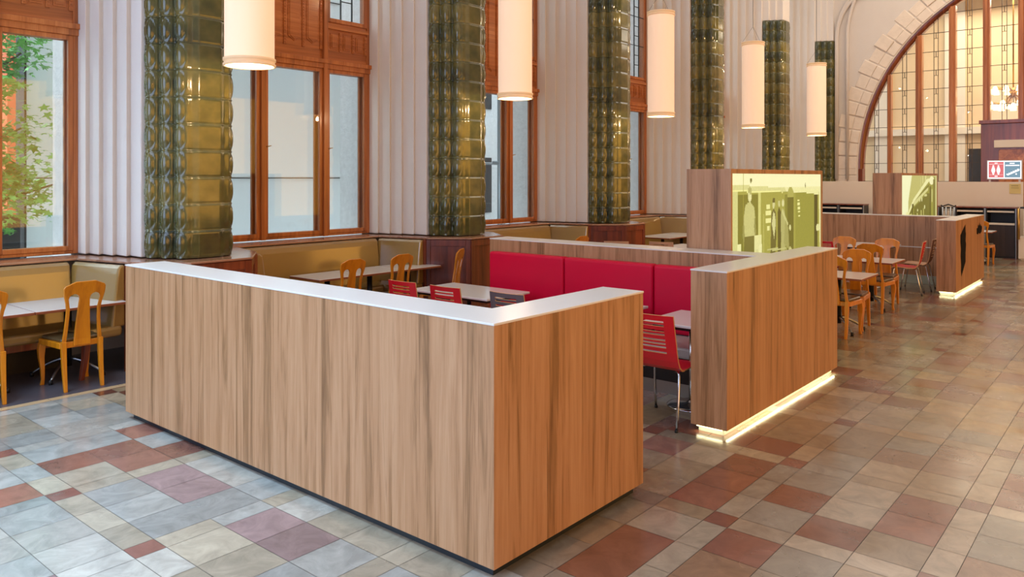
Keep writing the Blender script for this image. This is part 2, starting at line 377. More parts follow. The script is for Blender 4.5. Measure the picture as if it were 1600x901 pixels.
# ================================================================== windows
def make_window(n):
    cx = 6.25+n*BAY
    w = struct(thing('window_%d' % (n+2), None, None, (cx, 9.15, 0)))
    H = 1.325; m1, m2 = -.49, .51; zb, zt = 1.112, 3.56
    f = MB()
    f.box(-H, -H+.05, 0, .17, zb, 8.2); f.box(H-.05, H, 0, .17, zb, 8.2)
    for mx in (m1, m2): f.box(mx-.035, mx+.035, -.035, .17, zb, 8.2)
    f.box(-H+.05, H-.05, .01, .17, zb, zb+.035); f.box(-H, H, -.02, .17, 3.50, 3.60); f.box(-H-.02, H+.02, -.05, .02, 3.57, 3.63)
    f.build('window_frame', 'oak', w, bevel=.006)
    for a, b, key in ((-H+.05, m1-.035, 'L'), (m1+.035, m2-.035, 'C'), (m2+.035, H-.05, 'R')):
        for y0 in (0.0, .13):
            s = MB(); t = .052 if y0 == 0 else .045
            z0, z1 = zb+.035, 3.50
            s.box(a, a+t, y0, y0+.04, z0, z1); s.box(b-t, b, y0, y0+.04, z0, z1)
            s.box(a+t, b-t, y0, y0+.04, z0, z0+t); s.box(a+t, b-t, y0, y0+.04, z1-t, z1)
            so = s.build('sash', 'oak', w, bevel=.005)
            p = MB(); p.box(a+t-.005, b-t+.005, y0+.016, y0+.024, z0+t-.005, z1-t+.005); p.build('pane', 'glass', so)
            if y0 == 0 and key != 'L':
                hd = MB(); hx = a+t*.5
                hd.tube([(hx, -.005, 2.36), (hx, -.035, 2.36)], .009); hd.tube([(hx, -.035, 2.36), (hx+.045, -.042, 2.372)], .006); hd.build('window_handle', 'brass', so)
        # carved oak panel and the leaded light above it
        tall = key == 'C'; pz0 = 3.63; pz1 = 5.35 if tall else 4.08
        pm = MB(); pm.box(a-.01, b+.01, .02, .06, pz0, pz1+.10)
        pm.box(a-.02, b+.02, -.02, .03, pz1, pz1+.06)
        wd = b-a; k = 3
        for i in range(k+1):                                   # beaded stiles
            xx = a+.02+(wd-.04)*i/k; pm.box(xx-.022, xx+.022, .002, .03, pz0+.14, pz1-.03)
            zz = pz0+.16
            while zz < pz1-.05: pm.box(xx-.01, xx+.01, -.008, .01, zz, zz+.02); zz += .04
        for i in range(k):
            x0 = a+.02+(wd-.04)*i/k+.05; x1 = a+.02+(wd-.04)*(i+1)/k-.05
            if tall:
                xm = (x0+x1)/2
                for e, yy in ((0, .008), (.018, -.002)):
                    T = Matrix.Translation((0, yy+.03, 0)) @ Matrix.Rotation(pi/2, 4, 'X')
                    pm.prism([(x0+e, pz0+.26+e), (xm, pz0+.2+e), (x1-e, pz0+.26+e), (x1-e, pz1-.1-e), (x0+e, pz1-.1-e)], 0, .03, T)
            else:
                pm.box(x0, x1, .008, .03, pz0+.17, pz1-.06); pm.box(x0+.02, x1-.02, -.002, .02, pz0+.19, pz1-.08)
        pm.build('carved_panel', 'oak_x', w, bevel=.003)
        u0 = pz1+.10; s = MB(); t = .06
        s.box(a, a+t, 0, .05, u0, 8.2); s.box(b-t, b, 0, .05, u0, 8.2); s.box(a+t, b-t, 0, .05, u0, u0+t); s.box(a+t, b-t, 0, .05, 8.2-t, 8.2)
        so = s.build('sash', 'oak', w, bevel=.005)
        MB().box(a+t-.004, b-t+.004, .02, .028, u0+t-.004, 8.2-t+.004).build('pane', 'glass', so)
        l = MB()
        for fx in (.33, .66): xx = a+t+(wd-2*t)*fx; l.box(xx-.006, xx+.006, .012, .036, u0+t, 8.2-t)
        zz = u0+.33; q = 0
        while zz < 8.1:
            if q % 3 == 2: l.box(a+t, b-t, .012, .036, zz-.005, zz+.005)
            else: l.box(a+t+(wd-2*t)*.33, a+t+(wd-2*t)*.66, .012, .036, zz-.005, zz+.005)
            zz += .22; q += 1
        l.build('leading', 'darkmetal', so)
    return w
for n in range(-2, 5): make_window(n-0) if n >= -1 else None
# ================================================================== end wall with the great arch
XE = 24.6; AY, AZ, AR = 1.36, 2.21, 5.64
def arc_pts(r, n=64, a0=0, a1=pi): return [(AY+r*cos(a0+(a1-a0)*i/n), AZ+r*sin(a0+(a1-a0)*i/n)) for i in range(n+1)]
def end_wall():
    m = MB(); n = 64; A = arc_pts(AR+.02, n)      # from the right (low Y) round... cos>0 is +Y side
    # strips between the arch and a rectangle
    out = []
    for (y, z) in A:
        dx, dz = y-AY, z-AZ
        k = min((9.2-AY)/abs(dx) if dx > 1e-6 else 1e9, (AY+8)/abs(dx) if dx < -1e-6 else 1e9, (10-AZ)/dz if dz > 1e-6 else 1e9)
        out.append((AY+dx*k, AZ+dz*k))
    for X0 in (XE, XE+.45):
        vs = [(X0, y, z) for y, z in A]+[(X0, y, z) for y, z in out]
        m.add(vs, [(i, i+1, i+2+n, i+1+n) for i in range(n)])
    vs = [(XE, y, z) for y, z in A]+[(XE+.45, y, z) for y, z in A]; m.add(vs, [(i, i+1, i+2+n, i+1+n) for i in range(n)])
    m.box(XE, XE+.45, AY+AR+.02, 9.2, 0, AZ); m.box(XE, XE+.45, -8, AY-AR-.02, 0, AZ)
    # corner pieces the radial rays cut off
    for yy in (9.2, -8.):
        cy, cz = yy, 10.
        near = sorted(out, key=lambda p: (p[0]-cy)**2+(p[1]-cz)**2)[:2]
        m.add([(XE, near[0][0], near[0][1]), (XE, near[1][0], near[1][1]), (XE, cy, cz)], [(0, 1, 2)])
    struct(m.build('wall_end', 'plaster_w', fix=False))
end_wall()
# pale rough blocks round the arch
vb = MB(); rr = random.Random(5); nb = 46
for i in range(nb):
    a0 = pi*i/nb; a1 = pi*(i+1)/nb-.006
    for (r0, r1) in ((AR+.05, AR+.30), (AR+.31, AR+.62+.10*(i % 2))):
        d = rr.uniform(.015, .05)
        P = [(AY+r*cos(a), AZ+r*sin(a)) for r, a in ((r0, a0), (r1, a0), (r1, a1), (r0, a1))]
        vb.add([(XE-d, y, z) for y, z in P]+[(XE+.02, y, z) for y, z in P], [(0,1,2,3),(0,1,5,4),(1,2,6,5),(2,3,7,6),(3,0,4,7)])
z = .1
while z < AZ:
    for (y0, y1) in ((AY+AR+.05, AY+AR+.30), (AY+AR+.31, AY+AR+.66)):
        vb.box(XE-rr.uniform(.015, .05), XE+.02, y0, y1, z, z+.26)
    z += .275
struct(vb.build('trim_4', 'brick', bevel=.02))
# oak screen: rim, mullions, glass, leading
scr = struct(thing('window_9', None, None, (XE, 0, 0)))
rim = MB(); n = 72; ra, rb = AR-.10, AR+.03
for seg in ((0, pi),):
    I = arc_pts(ra, n); O = arc_pts(rb, n)
    for X0, X1 in ((.05, .33),):
        vs = [(X0, y, z) for y, z in I]+[(X0, y, z) for y, z in O]+[(X1, y, z) for y, z in I]+[(X1, y, z) for y, z in O]; k = n+1
        rim.add(vs, [(i, i+1, k+i+1, k+i) for i in range(n)]+[(2*k+i, 2*k+i+1, 3*k+i+1, 3*k+i) for i in range(n)]+[(i, i+1, 2*k+i+1, 2*k+i) for i in range(n)], True)
rim.box(.05, .33, AY+ra, AY+rb, 0, AZ); rim.box(.05, .33, AY-rb, AY-ra, 0, AZ)
rim.build('arch_frame', 'oak_dark', scr)
ms = [6.165, 5.37, 4.516, 3.687, 2.868, 2.05, 1.36-.14, .4, -.42, -1.25, -2.1, -2.95, -3.7]
for y in ms:
    zt = AZ+math.sqrt(max(0, ra*ra-(y-AY)**2)); hw = .05 if y > 6 else .085
    q = MB().box(.06, .30, y-hw, y+hw, 0, zt+.02); q.box(.03, .07, y-hw*.5, y+hw*.5, 0, zt); q.build('mullion', 'oak', scr, bevel=.01)
gl = MB(); P = arc_pts(ra+.01, 48); vs = [(.18, AY+ra+.01, 0)]+[(.18, y, z) for y, z in P]+[(.18, AY-ra-.01, 0)]
gl.add(vs, [tuple(range(len(vs)))]); gl.build('pane', 'glass', scr, fix=False)
ld = MB(); edges = [AY+ra]+ms
for i in range(len(edges)-1):
    y1, y0 = edges[i], edges[i+1]
    if y1 < 1: break
    yc = (y0+y1)/2; 
    for dy in (-.055, .055):
        zt = AZ+math.sqrt(max(.01, ra*ra-(yc+dy-AY)**2)); ld.box(.165, .195, yc+dy-.007, yc+dy+.007, 0, zt)
    z = .25
    while z < 8:
        lim = AY+math.sqrt(max(0, ra*ra-max(0, z-AZ)**2))
        if y0 < lim: ld.box(.165, .195, y0, min(y1, lim), z-.007, z+.007)
        if yc+.06 < lim:
            ld.box(.165, .195, yc-.055, yc+.055, z-.16, z-.15); ld.box(.165, .195, yc-.007, yc+.007, z-.15, z)
        z += .53
ld.build('leading', 'lead', scr)
# doorway block in the screen
db = MB(); db.box(-.25, .3, -2.0, 3.77, 0, 3.40); db.box(-.30, .35, -2.05, 3.81, 3.40, 3.50)
dbo = db.build('door_surround', 'oak_dark', scr, bevel=.01)
MB().box(-.34, -.20, -1.2, 3.45, 2.75, 2.95).build('door_lintel', 'cream', scr, bevel=.005)
pd = MB(); pd.box(-.27, -.24, 2.55, 3.35, 1.4, 2.70); pd.box(-.285, -.26, 2.68, 3.22, 1.6, 2.55); pd.box(-.30, -.27, 2.78, 3.12, 1.75, 2.45)
pd.build('carved_panel', 'oak_x', scr, bevel=.004)
# hall seen through the screen
struct(MB().box(29.5, 29.7, -8, 10, 0, 10).build('wall_far', 'backwall'))
fw = MB(); fw.box(29.38, 29.5, 5.0, 5.6, 0, 9); fw.box(29.38, 29.5, 2.6, 3.1, 0, 9); fw.box(29.38, 29.5, 7.3, 7.8, 0, 9); fw.box(29.3, 29.5, -8, 10, 3.4, 3.62)
struct(fw.build('wall_far', 'cream'))
dk = MB(); dk.box(29.40, 29.5, 3.2, 4.9, 0, 2.9); struct(dk.build('door_1', 'black'))
# curved plaster ribs springing from the last pilaster
for k, (r, y0) in enumerate(((1.0, 7.62), (.86, 7.60), (1.45, 7.3))):
    pts = []
    for i in range(17):
        a = pi/2*i/16; pts.append((24.52, y0-r*(1-cos(a)), 6.15+r*1.5*sin(a)))
    struct(MB().tube([(24.52, y0, 1.9)]+pts, .05, 8).build('trim_5', 'plaster_w'))
# ================================================================== outside
struct(MB().box(-20, 45, 9.6, 40, -1.2, -.9).build('ground', 'asphalt'))
tw = MB(); tw.box(4.07, 13.2, 12.6, 12.9, -.9, 12)
o = tw.build('building', 'tarp'); tag(o, 'large pale grey sheeted building wall outside the tall windows', 'building')
sm = MB(); sm.box(4.07, 13.2, 12.585, 12.6, 1.93, 1.945); sm.box(4.07, 13.2, 12.585, 12.6, 5.4, 5.415); sm.box(4.05, 4.08, 12.58, 12.92, -.9, 12)
sm.build('seam', 'darkmetal', o)
sm = MB(); T = Matrix.Translation((5.7, 12.56, 3.0)) @ Matrix.Rotation(R(-62), 4, 'Y'); sm.box(-1.0, 1.0, 0, .02, -.02, .02, T); sm.build('brace', 'tarp', o)
o = MB().box(12.5, 45, 17, 17.4, -.9, 12).build('building', 'granite'); tag(o, 'white stone building behind the scaffolding, furthest outside the windows', 'building')
for i in range(5):
    for k in range(2): MB().box(18+i*2.6, 19.2+i*2.6, 16.97, 17.01, .8+k*3.4, 2.6+k*3.4).build('window', 'darkmetal', o)
ob = MB().box(4.42, 6.4, 14.5, 16, -.9, 4.6).build('site_hut', 'orangewall'); tag(ob, 'orange boarded site hut behind the tree outside the left window', 'hut')
o = MB().box(-14, 12, 21, 21.4, -.9, 9).build('building', 'tarp'); tag(o, 'pale facade across the street behind the tree', 'building')
for i in range(4):
    for k in range(2): MB().box(1+i*1.9, 2+i*1.9, 20.97, 21.01, .6+k*3.2, 2.2+k*3.2).build('window', 'greytube', o)
o = MB().box(2.9, 3.92, 12.3, 12.9, -.9, 1.42).build('cabinet', 'darkmetal', bevel=.02); tag(o, 'dark brown metal street cabinet outside under the tree', 'cabinet')
o = MB().box(1.5, 4.36, 13.6, 13.66, 1.76, 1.80).box(4.3, 4.36, 13.6, 13.66, -.9, 1.8).box(1.6, 1.66, 13.6, 13.66, -.9, 1.8).build('railing', 'greytube'); tag(o, 'thin grey railing outside behind the tree leaves', 'railing')
sc = MB()
for i in range(7):
    for yy in (11.8, 13.0): sc.tube([(13.6+i*1.5, yy, -.9), (13.6+i*1.5, yy, 9)], .035, 8)
for k in range(5):
    for yy in (11.8, 13.0): sc.tube([(13.4, yy, .4+k*1.9), (22.8, yy, .4+k*1.9)], .03, 8)
for i in range(6): sc.tube([(13.6+i*1.5, 11.78, .4), (15.1+i*1.5, 11.78, 4.2)], .025, 6)
o = sc.build('scaffolding', 'greytube'); tag(o, 'grey tube scaffolding with boards outside the third window', 'scaffolding')
# tree
tr = thing('maple_tree', 'green leafy maple tree outside the leftmost window', 'tree', (2.2, 11.4, -.9))
tb = MB(); tb.tube([(0, 0, 0), (.05, 0, 1.5), (.2, -.1, 3), (.5, -.2, 5), (.7, -.2, 7)], [.16, .14, .11, .07, .03], 10)
brs = []
for (z0, x1, y1, z1) in ((1.9, 1.85, .1, 2.75), (2.4, 1.45, .0, 3.5), (3.0, 1.5, .2, 4.5), (3.4, 1.3, .1, 5.1), (2.2, 1.35, -.1, 2.95), (3.3, -.9, .4, 4.8), (3.6, 1.1, .3, 4.1), (2.8, .8, .2, 3.9)):
    p0 = Vector((.1, 0, z0)); p1 = Vector((x1, y1, z1)); mid = (p0+p1)/2+Vector((0, 0, .15)); tb.tube([p0, mid, p1], [.05, .03, .012], 7); brs.append((p0, mid, p1))
tb.build('trunk', 'bark', tr)
lf = MB(); rr = random.Random(11)
for (p0, mid, p1) in brs:
    for q in range(520):
        t = rr.uniform(.35, 1.08); c = p0.lerp(p1, t)+Vector((rr.gauss(0, .2), rr.gauss(0, .2), rr.gauss(0, .15)))
        s = rr.uniform(.045, .085); e = Matrix.Rotation(rr.uniform(0, 6.28), 3, 'Z') @ Matrix.Rotation(rr.uniform(-.9, .9), 3, 'X')
        star = []
        for k in range(10):
            rad = s if k % 2 == 0 else s*.45; star.append(c+e @ Vector((rad*cos(k*pi/5), rad*sin(k*pi/5), .006*(k % 2))))
        lf.add(star, [tuple(range(10))])
lf.build('leaves', 'leaf', tr, fix=False)
# ================================================================== glazed green pilasters
TH = .278; ZC0, ZC1 = 1.112, 1.112+18*.278
def pilaster_mesh():
    # plan profile (relative to pier centre): left canted side with three noses, flat front, right side mirrored
    P0 = Vector((-.428, 8.173)); P1 = Vector((-.183, 7.694)); n3 = []
    d = (P1-P0); L = d.length; d.normalize(); nrm = Vector((-1, -.51)).normalized(); nrm = Vector((d.y, -d.x)); 
    if nrm.x > 0: nrm = -nrm
    pts = []                      # (pos, normal, u in nose -1..1 or None)
    K = 14; wN = L/3
    for i in range(3):
        for k in range(K+(1 if i == 2 else 0)):
            u = -1+2*k/K; s = i*wN+wN*(u+1)/2
            # nose is a rounded corner: steep on the window side, bulging
            h = .078*math.sqrt(max(0, 1-u*u*.92))-.012
            tl = .35*h
            p = P0+d*s+nrm*h; a = u*1.0
            nn = (nrm*cos(a)+d*sin(a)).normalized(); pts.append((p, nn, u))
    left = pts
    front = []
    fy = P1.y-.035
    for k in range(1, 14):
        x = -.183+.366*k/14; front.append((Vector((x, fy+(.02 if (k in (1, 13)) else 0))), Vector((0, -1)), None))
    right = [(Vector((-p.x, p.y)), Vector((-nn.x, nn.y)), u) for p, nn, u in left][::-1]
    prof = left+front+right
    ROWS = 18; Q = 16; vs = []; fs = []; m = len(prof)
    for r in range(ROWS):
        for q in range(Q+1):
            t = q/Q; v = -1+2*t; z = ZC0+(r+t)*TH
            for (p, nn, u) in prof:
                off = 0
                if u is not None:
                    e = math.sqrt((u/.50)**2+(v/.86)**2)
                    if e < 1: off += .026*(1-e**2)**.6+.003
                    e2 = math.sqrt((u/.72)**2+(v/1.0)**2); off += .014*math.exp(-((e2-1)/.10)**2)
                    e3 = math.sqrt((u/.95)**2+(v/1.3)**2); off += .008*math.exp(-((e3-1)/.08)**2)
                    off += .010*math.exp(-(u/.25)**2-((abs(v)-1)/.10)**2)
                edge = min(t, 1-t)
                if edge < .02: off -= .006
                vs.append((p.x+nn.x*off, p.y+nn.y*off, z))
    NR = ROWS*(Q+1)
    for i in range(NR-1):
        for k in range(m-1): a = i*m+k; fs.append((a, a+1, a+1+m, a+m))
    mb = MB(); mb.add(vs, fs, True)
    # closed top
    top = [(p.x, p.y, ZC1) for p, _, _ in prof]; mb.add(top, [tuple(range(len(top)))])
    bot = MB()
    return mb
places = ['leftmost', 'second from the left', 'third from the left', 'fourth from the left', 'fifth from the left', 'furthest, beside the arched screen']
plabel = ['green glazed tile pilaster with oval relief, leftmost, above the end of the long wood partition',
          'green glazed tile pilaster with oval relief behind the red bench, second from the left',
          'green glazed tile pilaster with oval relief above the free-standing wooden pedestal, third from the left',
          'green glazed tile pilaster rising behind the wood tower left of its lit photo',
          'green glazed tile pilaster whose top shows behind the fourth hanging lamp',
          'green glazed tile pilaster in the far corner beside the arched glass screen']
pm0 = None
for n in range(0, 6):
    if pm0 is None:
        pm0 = pilaster_mesh().build('tiled_pilaster', 'tile', loc=(4.2, 0, 0), fix=True); o = pm0
    else:
        o = pm0.copy(); COL.objects.link(o); o.location = (4.2+n*BAY, 0, 0)
    tag(o, plabel[n], 'pilaster', 'green tiled pilasters between the windows')
me = o.data.copy(); o.data = me; bm = bmesh.new(); bm.from_mesh(me)
bmesh.ops.bisect_plane(bm, geom=bm.verts[:]+bm.edges[:]+bm.faces[:], plane_co=(24.595-o.location.x, 0, 0), plane_no=(1, 0, 0), clear_outer=True); bm.to_mesh(me); bm.free()
# wooden pedestals below the pilasters
def make_pedestal():
    t = thing('pedestal', 'x', 'pedestal')
    P = [(-.72, 8.0), (-.70, 7.96), (-.335, 7.43), (.335, 7.43), (.70, 7.96), (.72, 8.0)]
    P = [(a, b-7.415) for a, b in P]
    MB().prism(P, 0, 1.076).build('body', 'oak_dark', t, bevel=.006)
    tr = MB(); 
    sides = [(P[1], P[2]), (P[2], P[3]), (P[3], P[4])]
    for (a, b) in sides:
        a = Vector(a); b = Vector(b); L = (b-a).length; ang = math.atan2(b.y-a.y, b.x-a.x)
        T = Matrix.Translation((a.x, a.y, 0)) @ Matrix.Rotation(ang, 4, 'Z')
        for (s0, s1) in ((0, .07), (L-.07, L)): tr.box(s0, s1, -.014, .01, 0, 1.07, T)
        tr.box(.07, L-.07, -.014, .01, .98, 1.07, T); tr.box(0, L, -.02, .01, 0, .12, T)
    tr.build('panel_frame', 'oak_dark', t, bevel=.004)
    return t
pedl = ['dark wood pedestal under the leftmost green pilaster, mostly hidden behind the long wood partition',
        'dark reddish wood pedestal with panelled sides left of the red bench',
        'dark reddish wood pedestal standing free beyond the low wall of the red bench',
        'dark wood pedestal under the fourth pilaster behind the wood tower',
        'dark wood pedestal under the fifth pilaster', 'dark wood pedestal in the far corner']
for n in range(0, 4): place('ped', make_pedestal, (4.2+n*BAY, 7.415, 0), 0, pedl[n], 'wooden pedestals below the pilasters')
# ================================================================== window benches
def cushion_ring(pts): return pts
def make_bench():
    t = thing('window_bench', 'x', 'bench')          # origin: bay centre, y 8.73
    H = 1.155
    def back(x0, x1, T=None):
        prof = [(-.015, 1.072), (-.06, 1.066), (-.088, 1.04), (-.10, .98), (-.135, .7), (-.16, .46), (-.01, .46)]
        rings = []
        for xx, sc in ((x0, 1), (x1, 1)):
            r = [Vector((xx, p[0], p[1])) for p in prof]
            if T: r = [T @ q for q in r]
            rings.append(r)
        return rings
    MB().sweep(back(-H+.10, H-.10), smooth=False).build('backrest', 'olive', t, bevel=.02, seg=3)
    se = MB().prism([(-H-.02+.16, -.10), (-H+.22, -.55), (H-.22, -.55), (H-.14, -.10)], .37, .475); se.build('seat', 'olive', t, bevel=.035, seg=3)
    b = MB().box(-H+.2, H-.2, -.48, -.02, .30, .37); b.build('seat_rail', 'oak_dark', t, bevel=.005)
    for sx in (-1, 1):
        a = Vector((sx*1.16, 0)); c = Vector((sx*1.335, -.78)); L = (c-a).length
        ang = math.atan2(c.y-a.y, c.x-a.x)
        # local frame: x along the return, y towards the wall
        T = Matrix.Translation((a.x, a.y, 0)) @ Matrix.Rotation(ang, 4, 'Z')
        if sx == -1: T = T @ Matrix.Scale(-1, 4, (0, 1, 0))
        # for the right return (sx=1) the room side is at local -y... mirror handles the other
        MB().sweep(back(.03, L-.02, T), smooth=False).build('side_backrest', 'olive', t, bevel=.02, seg=3)
        MB().prism([(.05, -.05), (L, -.05), (L-.03, -.50), (.35, -.50)], .37, .478, T).build('side_seat', 'olive', t, bevel=.035, seg=3)
        MB().sweep([[T @ Vector((L-.06-w-q, -.40-w-q, z)), T @ Vector((L-.06+w-q, -.40-w-q, z)), T @ Vector((L-.06+w-q, -.40+w-q, z)), T @ Vector((L-.06-w-q, -.40+w-q, z))] for z, w, q in ((.37, .03, .0), (.2, .024, .01), (0, .018, .03))], smooth=False).build('leg', 'oak_dark', t, bevel=.004)
        MB().prism([(L-.03, .012), (L+.012, .012), (L+.012, -.02), (L-.03, -.02)], 0, 1.074, T).build('end_post', 'oak_dark', t, bevel=.004)
    MB().box(-1.0, 1.0, -.03, 0, 0, .30).build('base_panel', 'black', t)
    return t
bl = ['olive vinyl bench under the leftmost window with pale return by the long wood partition',
      'olive vinyl bench under the second window behind the row of two wooden chairs',
      'olive vinyl bench under the third window seen over the low wall behind the red bench',
      'olive vinyl bench under the fourth window just left of the wood tower']
for n in range(-1, 3): place('bench', make_bench, (6.25+n*BAY, 8.73, 0), 0, bl[n+1], 'olive benches under the windows')
# ================================================================== chairs and tables
def strip_panel(rows, xb, yoff, thick, name_m):
    pass
def make_wood_chair():
    t = thing('wooden_chair', 'x', 'chair')
    # faces +Y (seat towards +y), origin under the seat centre; back at y = -.21
    def yb(z): return -.205-.075*max(0, (z-.43)/.6)**1.5*1.35
    zs = [.40, .46, .55, .65, .74, .80, .835, .86, .875, .885]
    ztop0, zslot = .885, .885
    def half(z):                       # outer half width of the back
        u = (z-.40)/.62; return .205-.035*u*0+(-.035 if z < .6 else -.035)*1.0+.03*max(0, (z-.6)/.4)**.7
    def hw(z):
        return .178-.030*math.sin(max(0, min(1, (z-.4)/.36))*pi/2)+.030*max(0, min(1, (z-.76)/.12))
    def stile(z): return .036-.006*min(1, (z-.4)/.3)+(.014*max(0, (z-.80)/.085)**2)
    def splat(z): return .075-.03*max(0, min(1, (z-.42)/.42))
    mb = MB(); front = []; faces = []
    rows = []
    for z in zs:
        o = hw(z); i = o-stile(z); s = splat(z)
        c = (i+s)/2; g = (i-s)/2
        if z > .83:
            k = math.sqrt(max(0, 1-((z-.83)/.055)**2)); g *= k
        rows.append([(-o), -(c+g), -(c-g), (c-g), (c+g), o, z])
    th = .024
    vs = []; fs = []
    def vrow(r, arch=0):
        return [(x, yb(r[6])-.012*(1-(x/.2)**2)*0, r[6]) for x in r[:6]]
    allrows = [[(x, r[6]) for x in r[:6]] for r in rows]
    # crown rows
    last = rows[-1]; top = []
    for tt in (.35, .7, 1):
        rr = []
        for x in last[:6]:
            xx = x*(1+.02*tt) if tt < 1 else x*.93
            zt = .885+(.125-.05*(abs(x)/.18)**2)*tt
            rr.append((xx, zt))
        allrows.append(rr)
    nrow = len(allrows)
    def Y(x, z): return yb(z)+.10*(x*x)*max(0, min(1, (z-.5)/.4))*3-.0
    F = []; B = []
    for r in allrows:
        for (x, z) in r: F.append((x, Y(x, z)+th/2, z))
    for r in allrows:
        for (x, z) in r: B.append((x, Y(x, z)-th/2, z))
    n = len(F); fc = []
    nz = len(zs)
    for i in range(nrow-1):
        bands = (0, 2, 4) if i < nz-1 else (0, 1, 2, 3, 4)
        for b in bands: a = i*6+b; fc.append((a, a+1, a+7, a+6))
    edges = {}
    for f in fc:
        for k in range(4):
            e = (f[k], f[(k+1) % 4]); edges[e] = 1
    side = [(b, a, a+n, b+n) for (a, b) in edges if (b, a) not in edges]
    mb.add(F+B, fc+[tuple(q+n for q in f[::-1]) for f in fc]+side, False)
    bk = mb.build('backrest', 'chairwood', t)
    bm = bmesh.new(); bm.from_mesh(bk.data); bmesh.ops.remove_doubles(bm, verts=bm.verts, dist=.0008); bmesh.ops.dissolve_degenerate(bm, dist=.0005, edges=bm.edges); bmesh.ops.recalc_face_normals(bm, faces=bm.faces); bm.to_mesh(bk.data); bm.free()
    bv = bk.modifiers.new('bevel', 'BEVEL'); bv.width = .006; bv.segments = 2; bv.limit_method = 'ANGLE'; bv.angle_limit = R(50)
    # seat frame and pad
    MB().prism([(-.19, -.20), (.19, -.20), (.225, .21), (.12, .24), (-.12, .24), (-.225, .21)], .385, .44).build('seat_frame', 'chairwood', t, bevel=.008)
    MB().prism([(-.17, -.175), (.17, -.175), (.205, .19), (.11, .222), (-.11, .222), (-.205, .19)], .436, .472).build('seat_pad', 'leather', t, bevel=.016, seg=3)
    for sx in (-1, 1):
        q = .020
        def rl(z):   # rear leg sweeps back towards the floor
            return -.205-.05*(max(0, .44-z)/.44)**1.6
        rings = []
        for z, w in ((.45, .022), (.34, .021), (.2, .019), (.08, .017), (0, .015)):
            y = rl(z); x = sx*(.160-.002*(1-z)); rings.append([(x-w, y-w, z), (x+w, y-w, z), (x+w, y+w, z), (x-w, y+w, z)])
        MB().sweep(rings, smooth=False).build('leg', 'chairwood', t, bevel=.005)
        rings = []
        for z, w, dy in ((.40, .028, .0), (.33, .029, .012), (.26, .024, .012), (.15, .018, .0), (.05, .014, -.004), (0, .017, .004)):
            y = .195+dy; x = sx*(.195+dy*.6); rings.append([(x-w, y-w, z), (x+w, y-w, z), (x+w, y+w, z), (x-w, y+w, z)])
        MB().sweep(rings, smooth=False).build('leg', 'chairwood', t, bevel=.006)
    return t
def make_ply_chair(kind):
    def mk():
        t = thing('slatted_chair', 'x', 'chair')
        # shell section (y forward, z up)
        sec = [(-.275, .885), (-.262, .80), (-.245, .70), (-.225, .60), (-.205, .53), (-.18, .48), (-.14, .452), (-.08, .445), (0, .448), (.10, .455), (.18, .452), (.215, .435), (.225, .41)]
        # resample finer on the back for the slots
        fine = []
        for i in range(len(sec)-1):
            a, b = sec[i], sec[i+1]; L = math.dist(a, b); k = max(1, int(L/.0128))
            for q in range(k): fine.append((a[0]+(b[0]-a[0])*q/k, a[1]+(b[1]-a[1])*q/k))
        fine.append(sec[-1])
        xs = [-1, -.62, -.2, .2, .62, 1]
        def width(i):
            z = fine[i][1]; y = fine[i][0]
            if y < -.17: return .205+(.885-z)*.03
            return .218-(.02*max(0, y-.1)/.12)
        F = []; n = 0
        for i, (y, z) in enumerate(fine):
            for u in xs:
                dz = 0; dy = 0
                if y < -.17: dy = .03*(u*u-.5)*min(1, (z-.46)/.2)
                F.append(Vector((u*width(i), y+dy, z+(.008*u*u if y > -.1 else 0))))
        m = len(xs); rows = len(fine)
        slot = set()
        zsl = [.835-.034*k for k in range(8)]
        for i in range(rows-1):
            zc = (fine[i][1]+fine[i+1][1])/2
            if fine[i][0] < -.2 and any(abs(zc-zz) < .0075 for zz in zsl): slot.add(i)
        fc = []
        for i in range(rows-1):
            for b in range(m-1):
                if i in slot and b in (1, 2, 3): continue
                a = i*m+b; fc.append((a, a+1, a+1+m, a+m))
        # thickness
        B = []
        for i in range(rows):
            a = fine[max(0, i-1)]; b = fine[min(rows-1, i+1)]; d = Vector((0, b[0]-a[0], b[1]-a[1])).normalized(); nn = Vector((0, d.z, -d.y))
            for k in range(m): B.append(F[i*m+k]+nn*.012)
        n = len(F); es = {}
        for f in fc:
            for k in range(4): es[(f[k], f[(k+1) % 4])] = 1
        side = [(b, a, a+n, b+n) for (a, b) in es if (b, a) not in es]
        mb = MB(); mb.add(F+B, fc+[tuple(q+n for q in f[::-1]) for f in fc]+side)
        o = mb.build('shell', [kind, 'plyedge'], t)
        for p in o.data.polygons:
            if p.index >= 2*len(fc): p.material_index = 1
        fr = MB(); fr.tube([(-.15, -.10, .43), (-.15, .15, .43)], .010); fr.tube([(.15, -.10, .43), (.15, .15, .43)], .010); fr.tube([(-.17, .0, .425), (.17, .0, .425)], .010)
        fr.build('seat_frame', 'chrome', t)
        for sx in (-1, 1):
            for sy, y1 in ((1, .225), (-1, -.25)):
                MB().tube([(sx*.15, .12*sy, .43), (sx*.185, .15*sy, .435), (sx*.20, .165*sy, .41), (sx*.215, (y1+.165*sy)/2, .2), (sx*.222, y1, .012)], .0105, 10).build('leg', 'chrome', t)
                MB().tube([(sx*.222, y1, 0), (sx*.222, y1, .018)], .014, 10).build('glide', 'darkmetal', t)
        return t
    return mk
